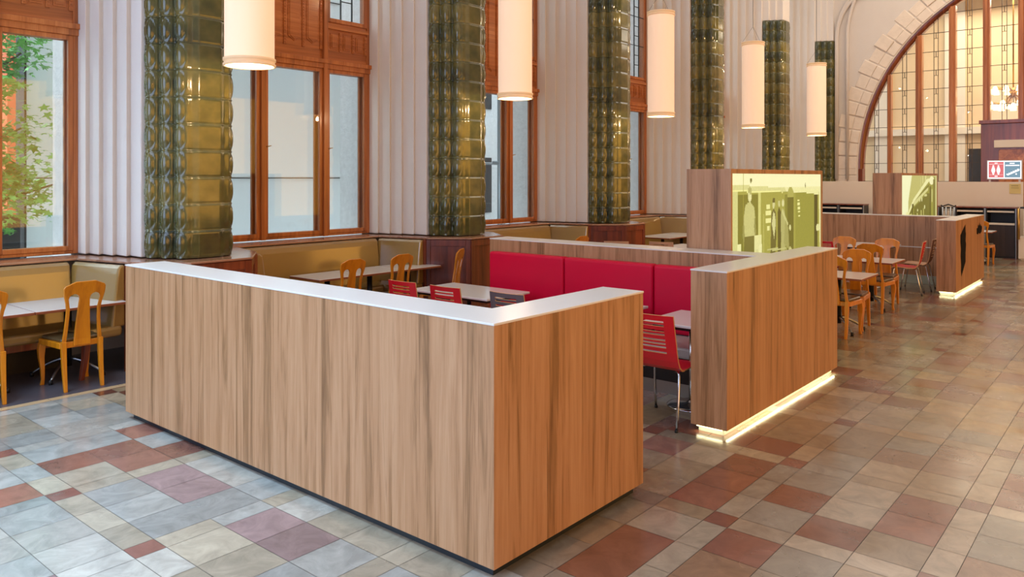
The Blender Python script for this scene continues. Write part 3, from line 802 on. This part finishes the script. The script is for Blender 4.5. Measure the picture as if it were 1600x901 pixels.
def make_wood_table(w, d):
    def mk():
        t = thing('pedestal_table', 'x', 'table')
        MB().box(-w/2+.004, w/2-.004, -d/2+.004, d/2-.004, .700, .722).build('table_top', 'white', t, bevel=.002)
        MB().box(-w/2, w/2, -d/2, d/2, .694, .7175).build('edge_band', 'edge', t, bevel=.003)
        MB().tube([(0, 0, .10), (0, 0, .70)], .035, 16).build('column', 'darkmetal', t)
        for k in range(4):
            a = pi/4+k*pi/2; dx, dy = cos(a), sin(a); pts = []
            for i in range(9):
                u = i/8; r = .03+.31*u; z = .175-.13*u**1.7-.02*u; pts.append((dx*r, dy*r, z))
            ft = MB().tube(pts, [.02, .019, .018, .017, .016, .015, .014, .013, .012], 8).build('foot', 'steel', t)
            MB().tube([(dx*.335, dy*.335, 0), (dx*.335, dy*.335, .045)], .018, 12).build('glide', 'darkmetal', ft)
        return t
    return mk
def make_white_table(w, d):
    def mk():
        t = thing('cafe_table', 'x', 'table')
        MB().box(-w/2, w/2, -d/2, d/2, .722, .745).build('table_top', 'white', t, bevel=.006)
        MB().box(-w/2+.06, w/2-.06, -d/2+.06, d/2-.06, .69, .722).build('under_frame', 'darkmetal', t)
        MB().tube([(0, 0, .02), (0, 0, .70)], .024, 16).build('column', 'chrome', t)
        MB().lathe([(0, 0), (.21, 0), (.21, .012), (.18, .02), (.05, .032), (.026, .05)], n=32).build('base', 'chrome', t)
        return t
    return mk
# window zone
GW = 'wooden chairs with a slotted back'
GT = 'wood-edged pedestal tables'
def wc(x, y, rz, label): return place('wc', make_wood_chair, (x, y, 0), rz, label, GW)
wc(2.94, 7.86, 0, 'wooden slotted-back chair at the left window table, nearest the long wood partition')
wc(2.14, 7.86, 0, 'wooden slotted-back chair cut off by the left edge of the picture')
def wt(x, y, label, key='wt', w=.80, d=.76, rz=0): return place(key, make_wood_table(w, d), (x, y, 0), rz, label, GT)
wt(3.03, 8.23, 'white-topped pedestal table at the left window, right one of the pair', w=.82)
wt(2.205, 8.23, 'white-topped pedestal table at the left edge of the picture, joined to its right neighbour')
wt(5.96, 8.02, 'white-topped pedestal table in front of the second window, left end of the row of three', key='wt3', w=.678, d=.62)
wt(6.64, 8.02, 'white-topped pedestal table in front of the second window, middle of the row of three', key='wt3')
wt(7.32, 8.02, 'white-topped pedestal table in front of the second window, right end of the row of three', key='wt3')
wc(5.74, 7.50, 0, 'wooden slotted-back chair showing above the long wood partition, left of the three')
wc(6.50, 7.50, 0, 'wooden slotted-back chair showing above the long wood partition, middle of the three')
wc(7.36, 7.42, R(28), 'wooden slotted-back chair turned sideways before the dark pedestal, right of the three')
# third and fourth bay
wt(10.42, 8.04, 'white-topped pedestal table in front of the third window beside the free-standing pedestal')
wt(11.24, 8.04, 'white-topped pedestal table in front of the third window, right of its neighbour')
wc(10.40, 7.50, 0, 'wooden slotted-back chair whose top shows above the low wall, against the pale bench return')
place('pc', make_ply_chair('pink'), (11.25, 7.10, 0), R(-60), 'pale wood slatted chair before the free-standing pedestal', 'slatted shell chairs')
place('pc', None, (10.95, 6.42, 0), R(-80), 'pale wood slatted chair whose top edge just shows over the low wall', 'slatted shell chairs')
place('pc', None, (11.65, 6.38, 0), R(-80), 'pale wood slatted chair left of the wood tower, rightmost of those over the low wall', 'slatted shell chairs')
wt(14.45, 8.0, 'white-topped pedestal table in front of the fourth window, left of the wood tower')
wt(15.28, 8.0, 'white-topped pedestal table in front of the fourth window, partly hidden by the wood tower')
place('ct_s', make_white_table(.7, .7), (12.45, 6.35, 0), 0, 'small white table partly hidden by the wood tower', 'white cafe tables')
# red booth
GR = 'slatted shell chairs'
place('rc', make_ply_chair('redply'), (5.64, 5.98, 0), R(-90), 'red slatted chair behind the long wood partition, leftmost of the red ones', GR)
place('rc', None, (5.64, 5.36, 0), R(-90), 'red slatted chair behind the long wood partition, second from the left', GR)
place('gc', make_ply_chair('greyply'), (5.70, 4.62, 0), R(-90), 'grey slatted chair behind the corner of the wood partition', GR)
place('rc', None, (5.59, 3.06, 0), R(-90), 'red slatted chair in the gap between the two wood partitions', GR)
GC = 'white cafe tables'
place('ct_l', make_white_table(.68, 1.12), (6.04, 5.66, 0), 0, 'white table between the red chairs and the red bench, largest one', GC)
place('ct_m', make_white_table(.68, .9), (6.04, 4.13, 0), 0, 'white table mostly hidden by the front partition, before the middle red cushion', GC)
place('ct_e', make_white_table(.68, .56), (6.05, 3.07, 0), 0, 'small white table in the gap between the partitions, next to the red chair', GC)
# right-hand group
wc(9.98, 3.07, R(-90), 'wooden chair nearest the camera just past the lit wood partition end')
wc(10.55, 3.10, R(90), 'wooden chair facing the camera behind the nearest aisle table')
wt(10.22, 3.15, 'white-topped pedestal table nearest the end of the lit wood partition', key='wt2', w=.73, d=.76)
wc(12.13, 3.22, R(-90), 'dark-shaded wooden chair on the near side of the second aisle table')
wc(12.75, 3.28, R(90), 'wooden chair facing the camera behind the second aisle table, on the aisle side')
wc(12.75, 3.92, R(90), 'wooden chair facing the camera behind the second aisle table, hiding a red chair')
wt(12.35, 3.33, 'white-topped pedestal table further along the aisle, second from the lit partition', key='wt2')
wt(12.35, 4.12, 'white-topped pedestal table joined to the back of the second aisle table', key='wt2')
wc(9.98, 4.05, R(-90), 'wooden chair whose curved top just shows over the lit partition end')
place('ct_f', make_white_table(1.0, .75), (14.75, 3.98, 0), 0, 'white table in front of the far wood partition', GC)
place('rc', None, (14.28, 3.30, 0), R(8), 'red slatted chair seen edge-on in front of the far partition', GR)
place('pc', None, (14.95, 3.28, 0), R(4), 'pale wood slatted chair seen edge-on in front of the far partition', GR)
place('rc', None, (13.6, 4.35, 0), R(-90), 'red slatted chair hidden behind a yellow wooden chair back', GR)
place('pc', None, (13.75, 4.88, 0), R(-90), 'pale wood slatted chair beside the hidden red one', GR)
# far group behind the last partition
wc(20.15, 3.10, R(-90), 'wooden chair half hidden behind the far end of the far partition')
wt(20.6, 3.30, 'small table beside the dark cabinets at the far end', key='wt2')
# ================================================================== partitions
def lamp_strip(name, loc, rot, sx, power):
    l = bpy.data.lights.new(name, 'AREA'); l.shape = 'RECTANGLE'; l.size = sx; l.size_y = .02; l.energy = power; l.color = (1, .93, .62)
    o = bpy.data.objects.new(name, l); o.location = loc; o.rotation_euler = rot; COL.objects.link(o)
def wall_poly(parts, z0, z1):
    m = MB()
    for p in parts: m.prism(p, z0, z1)
    return m
def inset(poly, d):
    # axis-aligned polygon inset
    n = len(poly); ar = sum(poly[i][0]*poly[(i+1)%n][1]-poly[(i+1)%n][0]*poly[i][1] for i in range(n))
    if ar < 0: poly = poly[::-1]
    out = []
    for i in range(n):
        p0 = Vector(poly[i-1]); p1 = Vector(poly[i]); p2 = Vector(poly[(i+1) % n])
        d1 = (p1-p0).normalized(); d2 = (p2-p1).normalized(); n1 = Vector((-d1.y, d1.x)); n2 = Vector((-d2.y, d2.x))
        out.append(tuple(p1+(n1+n2)*d))
    return out
def partition(name, label, poly, zb, plinth_mat, led=False):
    t = thing(name, label, 'partition', (poly[0][0], poly[0][1], 0)); ox, oy = poly[0]
    P = [(a-ox, b-oy) for a, b in poly]
    MB().prism(P, zb, 1.231).build('body', 'laminate', t, bevel=.0025)
    MB().prism(inset(P, -.003), 1.231, 1.243).build('top_slab', 'slab', t, bevel=.002)
    MB().prism(inset(P, .045), 0, zb).build('plinth', plinth_mat, t)
    return t
# the long front one (L shape)
pa = partition('wood_partition', 'long walnut laminate partition in the foreground with cream top and dark plinth', [(2.80, 2.46), (4.20, 2.46), (4.20, 2.755), (3.12, 2.755), (3.12, 6.43), (2.80, 6.43)], .055, 'blackpl')
pb = partition('wood_partition', 'middle walnut laminate partition lit along its foot, with the red bench inside', [(5.46, 2.485), (8.03, 2.485), (8.03, 2.78), (7.06, 2.78), (7.06, 5.99), (6.746, 5.99), (6.746, 2.78), (5.46, 2.78)], .052, 'plinth')
pc = partition('wood_partition', 'far walnut laminate partition with black emblem, lit along its foot', [(14.45, 2.59), (17.08, 2.59), (17.08, 2.88), (16.06, 2.88), (16.06, 6.3), (15.75, 6.3), (15.75, 2.88), (14.45, 2.88)], .052, 'plinth')
def leds(p, segs, power):
    ox, oy = p.location.x, p.location.y
    m = MB()
    for (x0, y0, x1, y1) in segs:
        m.box(min(x0, x1)-ox-.004*(x0 == x1), max(x0, x1)-ox+.004*(x0 == x1), min(y0, y1)-oy-.004*(y0 == y1), max(y0, y1)-oy+.004*(y0 == y1), .040, .0515)
    m.build('led_strip', 'led', p)
    for k, (x0, y0, x1, y1) in enumerate(segs):
        L = math.dist((x0, y0), (x1, y1)); a = 0 if y0 == y1 else pi/2
        lamp_strip('foot_light', ((x0+x1)/2, (y0+y1)/2, .038), (0, 0, a), L, power*L)
leds(pb, [(5.50, 2.507, 8.0, 2.507), (5.48, 2.53, 5.48, 2.74)], .9)
leds(pc, [(14.5, 2.612, 17.0, 2.612), (14.472, 2.63, 14.472, 2.84)], .9)
# thin pale line half way up the far partition's inner face
MB().box(15.742-14.45, 15.752-14.45, .3, 3.6, .66, .675).build('trim_line', 'slab', pc)
MB().box(15.738-14.45, 15.752-14.45, .3, 3.6, .0, .15).build('skirting', 'plinth', pc)
# black emblem on the far partition: a jagged shield and a small splash
em = MB(); T = Matrix.Translation((0, -.001, 0)) @ Matrix.Rotation(pi/2, 4, 'X')
em.prism([(.36, .98), (.78, 1.14), (.80, 1.02), (.83, .98), (.80, .86), (.84, .80), (.80, .66), (.80, .50), (.44, .28), (.40, .38), (.42, .48), (.38, .62), (.40, .75), (.36, .86)], 0, .002, T)
em.prism([(1.86, .92), (1.98, .90), (2.06, .93), (2.16, .90), (2.34, .93), (2.40, 1.0), (2.36, 1.05), (2.28, 1.03), (2.26, 1.08), (2.18, 1.05), (2.12, 1.12), (2.08, 1.05), (2.0, 1.08), (1.96, 1.02), (1.86, 1.02)], 0, .002, T)
em.build('emblem', 'decal', pc, fix=True)
# red bench inside the middle partition
rb = thing('red_bench', 'crimson padded bench with three back cushions along the middle partition', 'bench', (6.74, 4.36, 0))
for (y0, y1) in ((5.89, 4.845), (4.835, 3.775), (3.765, 2.80)):
    MB().box(-.125, -.005, y1-4.36, y0-4.36, .46, 1.105).build('back_cushion', 'red', rb, bevel=.028, seg=4)
MB().box(-.60, -.006, 2.80-4.36, 5.89-4.36, .36, .455).build('seat', mat('pale_grey_vinyl', (186, 176, 172), .35), rb, bevel=.02)
MB().box(-.52, -.006, 2.80-4.36, 5.89-4.36, .12, .36).build('seat_front', 'black', rb)
MB().box(-.50, -.006, 2.80-4.36, 5.89-4.36, 0, .12).build('plinth', 'steel', rb)
# ================================================================== light-box towers
def inside(px, pz, poly):
    c = False; n = len(poly)
    for i in range(n):
        x1, z1 = poly[i]; x2, z2 = poly[(i+1) % n]
        if (z1 > pz) != (z2 > pz) and px < (x2-x1)*(pz-z1)/(z2-z1)+x1: c = not c
    return c
def tower(label, X0, X1, Y0, Y1, ztop, layers, bg, res=(260, 110)):
    t = thing('lightbox_tower', label, 'display', (X0, Y0, 0)); L = X1-X0; D = Y1-Y0
    b = MB(); b.box(0, L, .03, D, 0, ztop)
    fw = .035
    b.box(0, fw, 0, .03, 0, ztop); b.box(L-fw, L, 0, .03, 0, ztop); b.box(fw, L-fw, 0, .03, ztop-.045, ztop); b.box(fw, L-fw, 0, .03, 0, .2)
    b.build('body', 'laminate', t, bevel=.002)
    nx, nz = res; x0, x1, z0, z1 = fw, L-fw, .2, ztop-.045
    v = []; f = []; cols = []; polys = layers
    for j in range(nz+1):
        for i in range(nx+1): v.append((x0+(x1-x0)*i/nx, .012, z0+(z1-z0)*j/nz))
    for j in range(nz):
        for i in range(nx):
            u = (i+.5)/nx; w = (j+.5)/nz; c = bg(u, w)
            for poly, col in polys:
                if inside(u, w, poly): c = col(u, w) if callable(col) else col
            h = math.sin(i*12.9898+j*78.233)*43758.5453; h -= math.floor(h); k = 1+(h-.5)*.05
            cols.append(lin(tuple(min(255, q*k) for q in c)))
            f.append((j*(nx+1)+i, j*(nx+1)+i+1, (j+1)*(nx+1)+i+1, (j+1)*(nx+1)+i))
    me = bpy.data.meshes.new('photo_print'); me.from_pydata(v, [], f); ca = me.color_attributes.new('Col', 'FLOAT_COLOR', 'CORNER')
    for i, c in enumerate(cols):
        for k in range(4): ca.data[i*4+k].color = c
    me.materials.append(M['picture']); o = bpy.data.objects.new('photo_print', me); COL.objects.link(o); o.parent = t
    return t
# picture of a station platform: wagon, a man seen from behind, porters with a cart, boxes
def E(cx, cz, rx, rz, n=14): return [(cx+rx*cos(2*pi*k/n), cz+rz*sin(2*pi*k/n)) for k in range(n)]
def Q(*p): return list(p)
W0 = .57     # w of z where the slab hides the picture
def zz(q): return W0+(1-W0)*q      # q: 0 at the lowest visible part, 1 at the top
lo, mi, dk_, vd = (206, 204, 120), (160, 158, 70), (120, 120, 44), (84, 86, 30)
cream_, brt = (240, 238, 176), (232, 230, 150)
def R4(x0, z0, x1, z1): return [(x0, zz(z0)), (x1, zz(z0)), (x1, zz(z1)), (x0, zz(z1))]
def PG(*pts): return [(x, zz(z)) for x, z in pts]
def El(cx, cz, rx, rz): return [(cx+rx*cos(2*pi*k/14), zz(cz)+rz*(1-W0)*sin(2*pi*k/14)) for k in range(14)]
L1 = [
 (PG((0, .86), (.60, .80), (.62, .74), (0, .78)), (214, 212, 140)),
 (PG((0, -1), (1.0, -1), (.98, .74), (.70, .72), (.62, .74), (0, .77)), mi),
 (PG((0, -1), (.07, -1), (.07, .77), (0, .77)), (206, 206, 132)),
 (PG((0, .79), (.58, .755), (.58, .735), (0, .765)), (236, 234, 150)),
 (R4(.07, -1, .30, .73), dk_), (R4(.30, -1, .33, .74), lo),
 (R4(.60, -1, .64, .70), (130, 130, 52)), (El(.665, .68, .035, .14), (170, 168, 84)), (R4(.63, -1, .70, .66), (104, 104, 38)),
 (R4(.72, -1, .93, .72), (146, 146, 60)), (R4(.93, -1, .965, .70), (70, 72, 28)),
 (PG((.70, .79), (.80, .78), (.98, .76), (.98, .68), (.9, .70), (.82, .72), (.72, .72)), (232, 230, 160)),
 (R4(.135, -.05, .138, 1.0), mi), (El(.22, .91, .012, .03), (110, 110, 50)), (El(.83, .83, .004, .04), (100, 100, 44)),
 # writing block on the wagon
 (R4(.395, .52, .435, .58), brt), (R4(.385, .42, .445, .49), brt), (R4(.385, .32, .445, .39), brt), (R4(.40, .22, .43, .28), brt),
 (R4(.74, .60, .765, .63), brt), (R4(.742, .54, .768, .57), brt), (R4(.744, .48, .77, .51), brt), (R4(.746, .42, .772, .45), brt), (R4(.75, .36, .77, .385), brt),
 # man from behind
 (PG((.145, .20), (.255, .20), (.25, -1), (.215, -1), (.20, .05), (.19, -1), (.15, -1)), (112, 110, 50)),
 (PG((.14, .42), (.155, .58), (.19, .62), (.215, .62), (.255, .56), (.27, .42), (.262, .18), (.15, .18)), (196, 194, 122)),
 (PG((.138, .50), (.125, .20), (.14, .05), (.15, .18)), (150, 148, 80)), (PG((.265, .48), (.28, .22), (.27, .1), (.255, .3)), (150, 148, 80)),
 (El(.207, .71, .022, .085), (222, 220, 156)), (PG((.185, .74), (.187, .80), (.21, .83), (.228, .80), (.23, .73)), (176, 174, 104)),
 # lamp and boxes
 (R4(.065, -.02, .11, .09), (236, 234, 166)), (R4(.26, -.06, .34, .17), (226, 224, 156)), (R4(.27, -.4, .30, -.02), (210, 208, 140)),
 (R4(.31, -.5, .345, .04), (232, 230, 166)), (R4(.34, -.5, .375, -.10), (226, 224, 150)), (PG((.305, .17), (.312, .17), (.312, .48), (.305, .48)), lo), (R4(.36, -.3, .365, .45), lo),
 # porters
 (PG((.44, -.1), (.45, .45), (.475, .52), (.50, .46), (.505, .1), (.49, -.2)), (100, 98, 44)), (PG((.455, .30), (.47, .48), (.49, .44), (.50, .30), (.48, .1)), (206, 204, 140)), (El(.475, .57, .014, .055), (206, 204, 140)), (PG((.463, .6), (.464, .65), (.49, .66), (.492, .60)), (92, 90, 38)),
 (PG((.52, -.1), (.52, .45), (.535, .53), (.56, .46), (.56, .1), (.55, -.2)), (84, 84, 34)), (El(.537, .58, .013, .05), (196, 194, 130)),
 (PG((.56, -.1), (.555, .42), (.57, .52), (.60, .46), (.61, .1), (.60, -.2)), (176, 174, 106)), (El(.58, .58, .014, .055), (214, 212, 150)), (PG((.565, .45), (.575, .5), (.64, .28), (.63, .24)), (200, 198, 130)), (PG((.59, .0), (.605, .35), (.64, .22), (.65, -.1)), (160, 158, 90)),
 (PG((.40, -.03), (.62, -.06), (.62, -.09), (.40, -.06)), (190, 188, 120)), (El(.52, -.22, .03, .12), (190, 188, 120)), (El(.52, -.22, .022, .09), (90, 90, 40)), (El(.66, -.18, .025, .12), (200, 198, 130)), (El(.66, -.18, .017, .08), (100, 98, 44)),
 (El(.97, .16, .02, .06), (220, 218, 150)), (El(.66, .22, .012, .04), (220, 218, 150)),
]
def bg1(u, w):
    q = (w-W0)/(1-W0)
    return (243, 241, 186) if q > .8 else (232, 229, 164)
def unsquash(L, a, b):
    k = b/a            # drawn fraction -> true fraction along the print
    f = lambda p: p/(p+(1-p)*k)
    return [([(f(x) if 0 < x < 1 else x, z) for x, z in poly], c) for poly, c in L]
L1 = unsquash(L1, 7.47, 9.48)
tower('wood-clad tower with a glowing yellow-green photo of people beside a railway wagon', 7.08, 9.71, 3.18, 3.65, 2.03, L1, bg1)
# second picture: engine running diagonally, spoked shapes
L2 = [
 (PG((.18, -.6), (.20, .35), (.30, 1), (1, 1), (1, -.6)), (186, 182, 106)),
 (PG((.26, -.6), (.34, .2), (.8, .95), (1, .95), (1, -.6)), (150, 148, 62)),
 (PG((.16, -.02), (.34, .38), (.72, .90), (.80, .93), (.80, .86), (.40, .36), (.20, -.02)), (232, 230, 166)),
 (PG((.22, 0), (.36, .31), (.78, .76), (.78, .70), (.40, .25), (.28, 0)), (112, 110, 40)),
 (PG((.34, .29), (.76, .68), (.76, .60), (.36, .20)), (208, 206, 136)),
 (El(.86, .86, .07, .12), (236, 234, 178)), (R4(.80, -.5, .84, .70), (96, 94, 34)), (R4(.90, -.5, .96, .9), (120, 118, 48)), (R4(.965, -.6, 1, 1), (206, 206, 140)),
 (R4(.86, .25, .875, .62), (210, 208, 140)), (PG((.36, -.6), (.36, .16), (.74, .52), (.80, .50), (.80, -.6)), (112, 110, 42)),
 (El(.46, .08, .015, .04), (216, 214, 150)), (El(.52, .34, .012, .05), (216, 214, 150)), (El(.58, .36, .015, .06), (220, 218, 156)), (El(.66, .14, .015, .06), (220, 218, 156)), (El(.69, .46, .04, .04), (200, 198, 130)),
 (R4(.62, -.2, .635, .12), lo), (R4(.55, -.3, .57, .06), lo), (R4(.44, -.3, .46, .0), lo), (R4(.30, -.4, .33, .27), (90, 90, 34)), (El(.16, .02, .03, .05), (232, 230, 160)),
 (R4(.60, .78, .615, 1), (220, 218, 150)), (R4(.68, .86, .70, 1), (220, 218, 150)), (R4(.54, .6, .55, .95), (206, 204, 134)),
]
L2 = unsquash(L2, 14.78, 17.15)
tower('wood-clad tower further back with a glowing yellow-green photo of a locomotive', 16.1, 19.2, 3.80, 4.32, 2.035, L2, lambda u, w: (238, 240, 190), res=(200, 110))
# ================================================================== hanging lamps
def make_lamp():
    t = thing('pendant_lamp', 'x', 'lamp'); z0, z1, r = 3.04, 4.92, .236
    MB().lathe([(r, z0+.02), (r, z1-.02)], n=48).build('shade', 'shade', t, fix=False)
    for z in (z0, z1-.075): MB().lathe([(r-.004, z), (r+.014, z), (r+.014, z+.022), (r+.004, z+.024), (r+.004, z+.05), (r+.014, z+.052), (r+.014, z+.075), (r-.004, z+.075)], n=48).build('rim', 'band', t)
    MB().lathe([(0, z0+.03), (r-.004, z0+.03)], n=48).build('diffuser', 'lampglow', t, fix=False)
    MB().lathe([(0, z1-.03), (r-.004, z1-.03)], n=48).build('top_cap', 'band', t, fix=False)
    c = MB()
    for k in range(3): a = k*2*pi/3; c.tube([(r*cos(a), r*sin(a), z1), (0, 0, z1+.35)], .0025, 5)
    c.tube([(0, 0, z1+.35), (0, 0, 10)], .005, 6); c.build('cable', 'darkmetal', t)
    return t
ll = ['glowing cream cylinder lamp, largest and leftmost, cut off by the top edge', 'glowing cream cylinder lamp, second from the left, cut off by the top edge',
      'glowing cream cylinder lamp, third from the left, fully in view', 'glowing cream cylinder lamp in front of the fifth green pilaster', 'glowing cream cylinder lamp, smallest and rightmost, by the far corner']
for n in range(5):
    place('lamp', make_lamp, (4.2+n*BAY, 6.9, 0), 0, ll[n], 'cylinder pendant lamps')
    for zz_, pw in ((2.98, 22), (5.0, 16)):
        l = bpy.data.lights.new('lamp_light', 'POINT'); l.energy = pw; l.color = (1, .72, .42); l.shadow_soft_size = .03
        o = bpy.data.objects.new('lamp_light', l); o.location = (4.2+n*BAY, 6.9, zz_); COL.objects.link(o)
# chandelier beyond the arched screen
ch = thing('chandelier', 'brass chandelier with many glowing glass bells behind the arched screen', 'lamp', (27.0, 3.35, 0))
cm = MB(); cm.tube([(0, 0, 4.3), (0, 0, 9.9)], .02, 8); cm.lathe([(.02, 4.6), (.12, 4.5), (.05, 4.35)], n=16)
bells = []
for (R0, z, n) in ((.62, 4.55, 12), (.42, 4.05, 8), (.66, 4.12, 10)):
    for k in range(n):
        a = 2*pi*k/n+z; cm.tube([(0, 0, 4.45), (R0*.5*cos(a), R0*.5*sin(a), z+.02), (R0*cos(a), R0*sin(a), z+.05)], .012, 6); bells.append((R0*cos(a), R0*sin(a), z))
cm.build('arms', 'brass', ch)
gb = mat('glowing_bell_glass', (255, 240, 210), .4, emis=3, ecol=(255, 226, 176))
for (x, y, z) in bells: MB().lathe([(.03, .07), (.06, .03), (.075, -.05), (.085, -.10)], n=12).build('bell', gb, ch, loc=(x, y, z), fix=False)
# ================================================================== far counters
for k, (y0, y1) in enumerate(((2.60, 9.0),)):
    o = MB().box(0, .08, 0, y1-y0, .0, 1.84).build('screen', 'cream', loc=(22.62, y0, 0), bevel=.004)
    tag(o, 'plain beige screen wall behind the dark cabinets', 'screen')
nt = thing('notice', 'small yellow notice on the right end of the beige screen wall', 'notice', (22.615, 2.75, 1.55))
MB().box(-.004, 0, -.10, .14, 0, .24).build('sheet', 'notice', nt)
MB().box(-.006, -.004, -.05, .10, .19, .205).box(-.006, -.004, -.06, .10, .15, .156).box(-.006, -.004, -.06, .10, .13, .136).build('lettering', 'noticegreen', nt)
def make_cab():
    t = thing('waste_station', 'x', 'cabinet'); w = .62; H = 1.20; D = .5
    b = MB(); b.box(0, D, 0, .03, 0, H); b.box(0, D, w-.03, w, 0, H); b.box(D-.02, D, 0, w, 0, H); b.box(.0, D, .03, w-.03, 0, .05); b.box(.01, D, .03, w-.03, .82, .84)
    b.build('body', 'black', t, bevel=.003)
    MB().box(.0, .02, .03, w-.03, .05, .80).build('door', wood('dark_wenge', [(.3, (36, 24, 20)), (.8, (62, 44, 36))]), t, bevel=.003)
    MB().box(-.02, .12, .02, w-.02, .80, .845).build('shelf', 'cream', t, bevel=.003)
    MB().box(-.012, .25, .03, w-.03, 1.10, 1.14).build('flap', 'cream', t, bevel=.003)
    MB().prism([(-.01, -.01), (D, -.01), (D, w+.01), (-.01, w+.01)], H, H+.03).build('top_board', 'oak_dark', t, bevel=.004)
    for yy in (-.012, w): MB().box(-.02, .03, yy, yy+.014, 0, H).build('edge_strip', 'steel', t)
    return t
for k, (y, lab) in enumerate(((2.68, 'tall dark cabinet with open slot, right of the pair beside the aisle'), (3.33, 'tall dark cabinet with open slot, left of the pair beside the aisle'),
          (6.80, 'dark cabinet with open slot next to the lit photo of the wagon'), (6.14, 'tall dark cabinet with open slot, right of the far left pair'), (4.34, 'dark cabinet half hidden by the far wood tower'))):
    place('cab', make_cab, (22.0, y, 0), 0, lab, 'dark waste cabinets by the beige screen')
# curly holder on the counter and stainless unit at the right border
cu = thing('cutlery_stand', 'small stand with curved dark top between the tower and the cabinets', 'stand', (22.1, 4.13, 0))
MB().box(0, .4, -.15, .15, 0, 1.12).build('body', 'cream', cu, bevel=.01)
m = MB(); m.tube([(0, -.17, 1.25), (0, -.13, 1.22), (0, -.08, 1.24), (0, 0, 1.27), (0, .08, 1.24), (0, .13, 1.22), (0, .17, 1.25)], .016, 8); m.box(-.01, .3, -.15, .15, 1.17, 1.20); m.build('top', 'darkmetal', cu)
for yy in (-.13, -.05, .05, .13): MB().tube([(-.01, yy, .2), (-.01, yy, 1.2)], .02, 8).build('rod', 'steel', cu)
su = thing('dispenser', 'beige metal dispenser cabinet cut off at the right edge beside the dark cabinets', 'cabinet', (21.6, 2.14, 0))
MB().box(0, .5, 0, .44, .04, .55).box(0.03, .5, .03, .40, .0, .04).build('lower_body', 'cream', su, bevel=.01)
MB().box(-.05, .45, -.04, .34, .58, 1.22).build('upper_body', 'cream', su, bevel=.02); MB().box(-.06, .46, -.06, .40, 1.22, 1.26).build('top', 'darkmetal', su, bevel=.01)
MB().tube([(-.03, .43, .5), (-.03, .43, 1.22)], .025, 8).build('post', 'brass', su)
# lit toilet / stairs sign
sg = thing('sign', 'lit sign with toilet figures on red and stairs on blue grey above the beige screen', 'sign', (22.625, 2.62, 0))
MB().box(0, .07, 0, .75, 1.90, 2.38).build('case', 'signedge', sg, bevel=.004)
MB().box(-.006, 0, .02, .73, 1.92, 2.36).build('backlight', 'signwhite', sg)
MB().box(-.010, -.006, .39, .71, 1.95, 2.34).build('red_field', 'signred', sg); MB().box(-.010, -.006, .04, .37, 1.95, 2.34).build('grey_field', 'signgrey', sg)
p = MB()
def yz_poly(m, pts, x0=-.014, x1=-.010):
    n = len(pts); m.add([(x0, a, b) for a, b in pts]+[(x1, a, b) for a, b in pts], [tuple(range(n)), tuple(range(2*n-1, n-1, -1))]+[(i, (i+1) % n, (i+1) % n+n, i+n) for i in range(n)])
for cy in (.61, .50):
    yz_poly(p, [(cy+.018*cos(k*pi/5), 2.235+.02*sin(k*pi/5)) for k in range(10)])
    yz_poly(p, [(cy-.022, 2.21), (cy+.022, 2.21), (cy+.042, 2.12), (cy+.02, 2.06), (cy+.012, 2.02), (cy-.012, 2.02), (cy-.02, 2.06), (cy-.042, 2.12)])
for (a, b, c, d) in ((.52, .58, 2.30, 2.315), (.52, .58, 1.97, 1.99)): yz_poly(p, [(a, c), (b, c), (b, d), (a, d)])
for (a, b, c, d) in ((.40, .70, 1.995+.02, 2.0+.018), (.40, .70, 2.28, 2.285), (.16, .26, 2.29, 2.31), (.06, .35, 2.235, 2.26)): yz_poly(p, [(a, c), (b, c), (b, d), (a, d)])
st = [(.33, 2.02)]
for k in range(6): st += [(.33-.045*k, 2.04+.024*k), (.33-.045*(k+1), 2.04+.024*k)]
st += [(.06, 2.15), (.06, 2.12), (.30, 2.0)]
yz_poly(p, st); yz_poly(p, [(.11, 2.02), (.14, 2.02), (.14, 2.05), (.11, 2.05)])
p.build('pictograms', 'signwhite', sg)
for yy in (.06, .69): MB().box(.01, .05, yy-.02, yy+.02, 1.839, 1.91).build('post', 'signedge', sg)
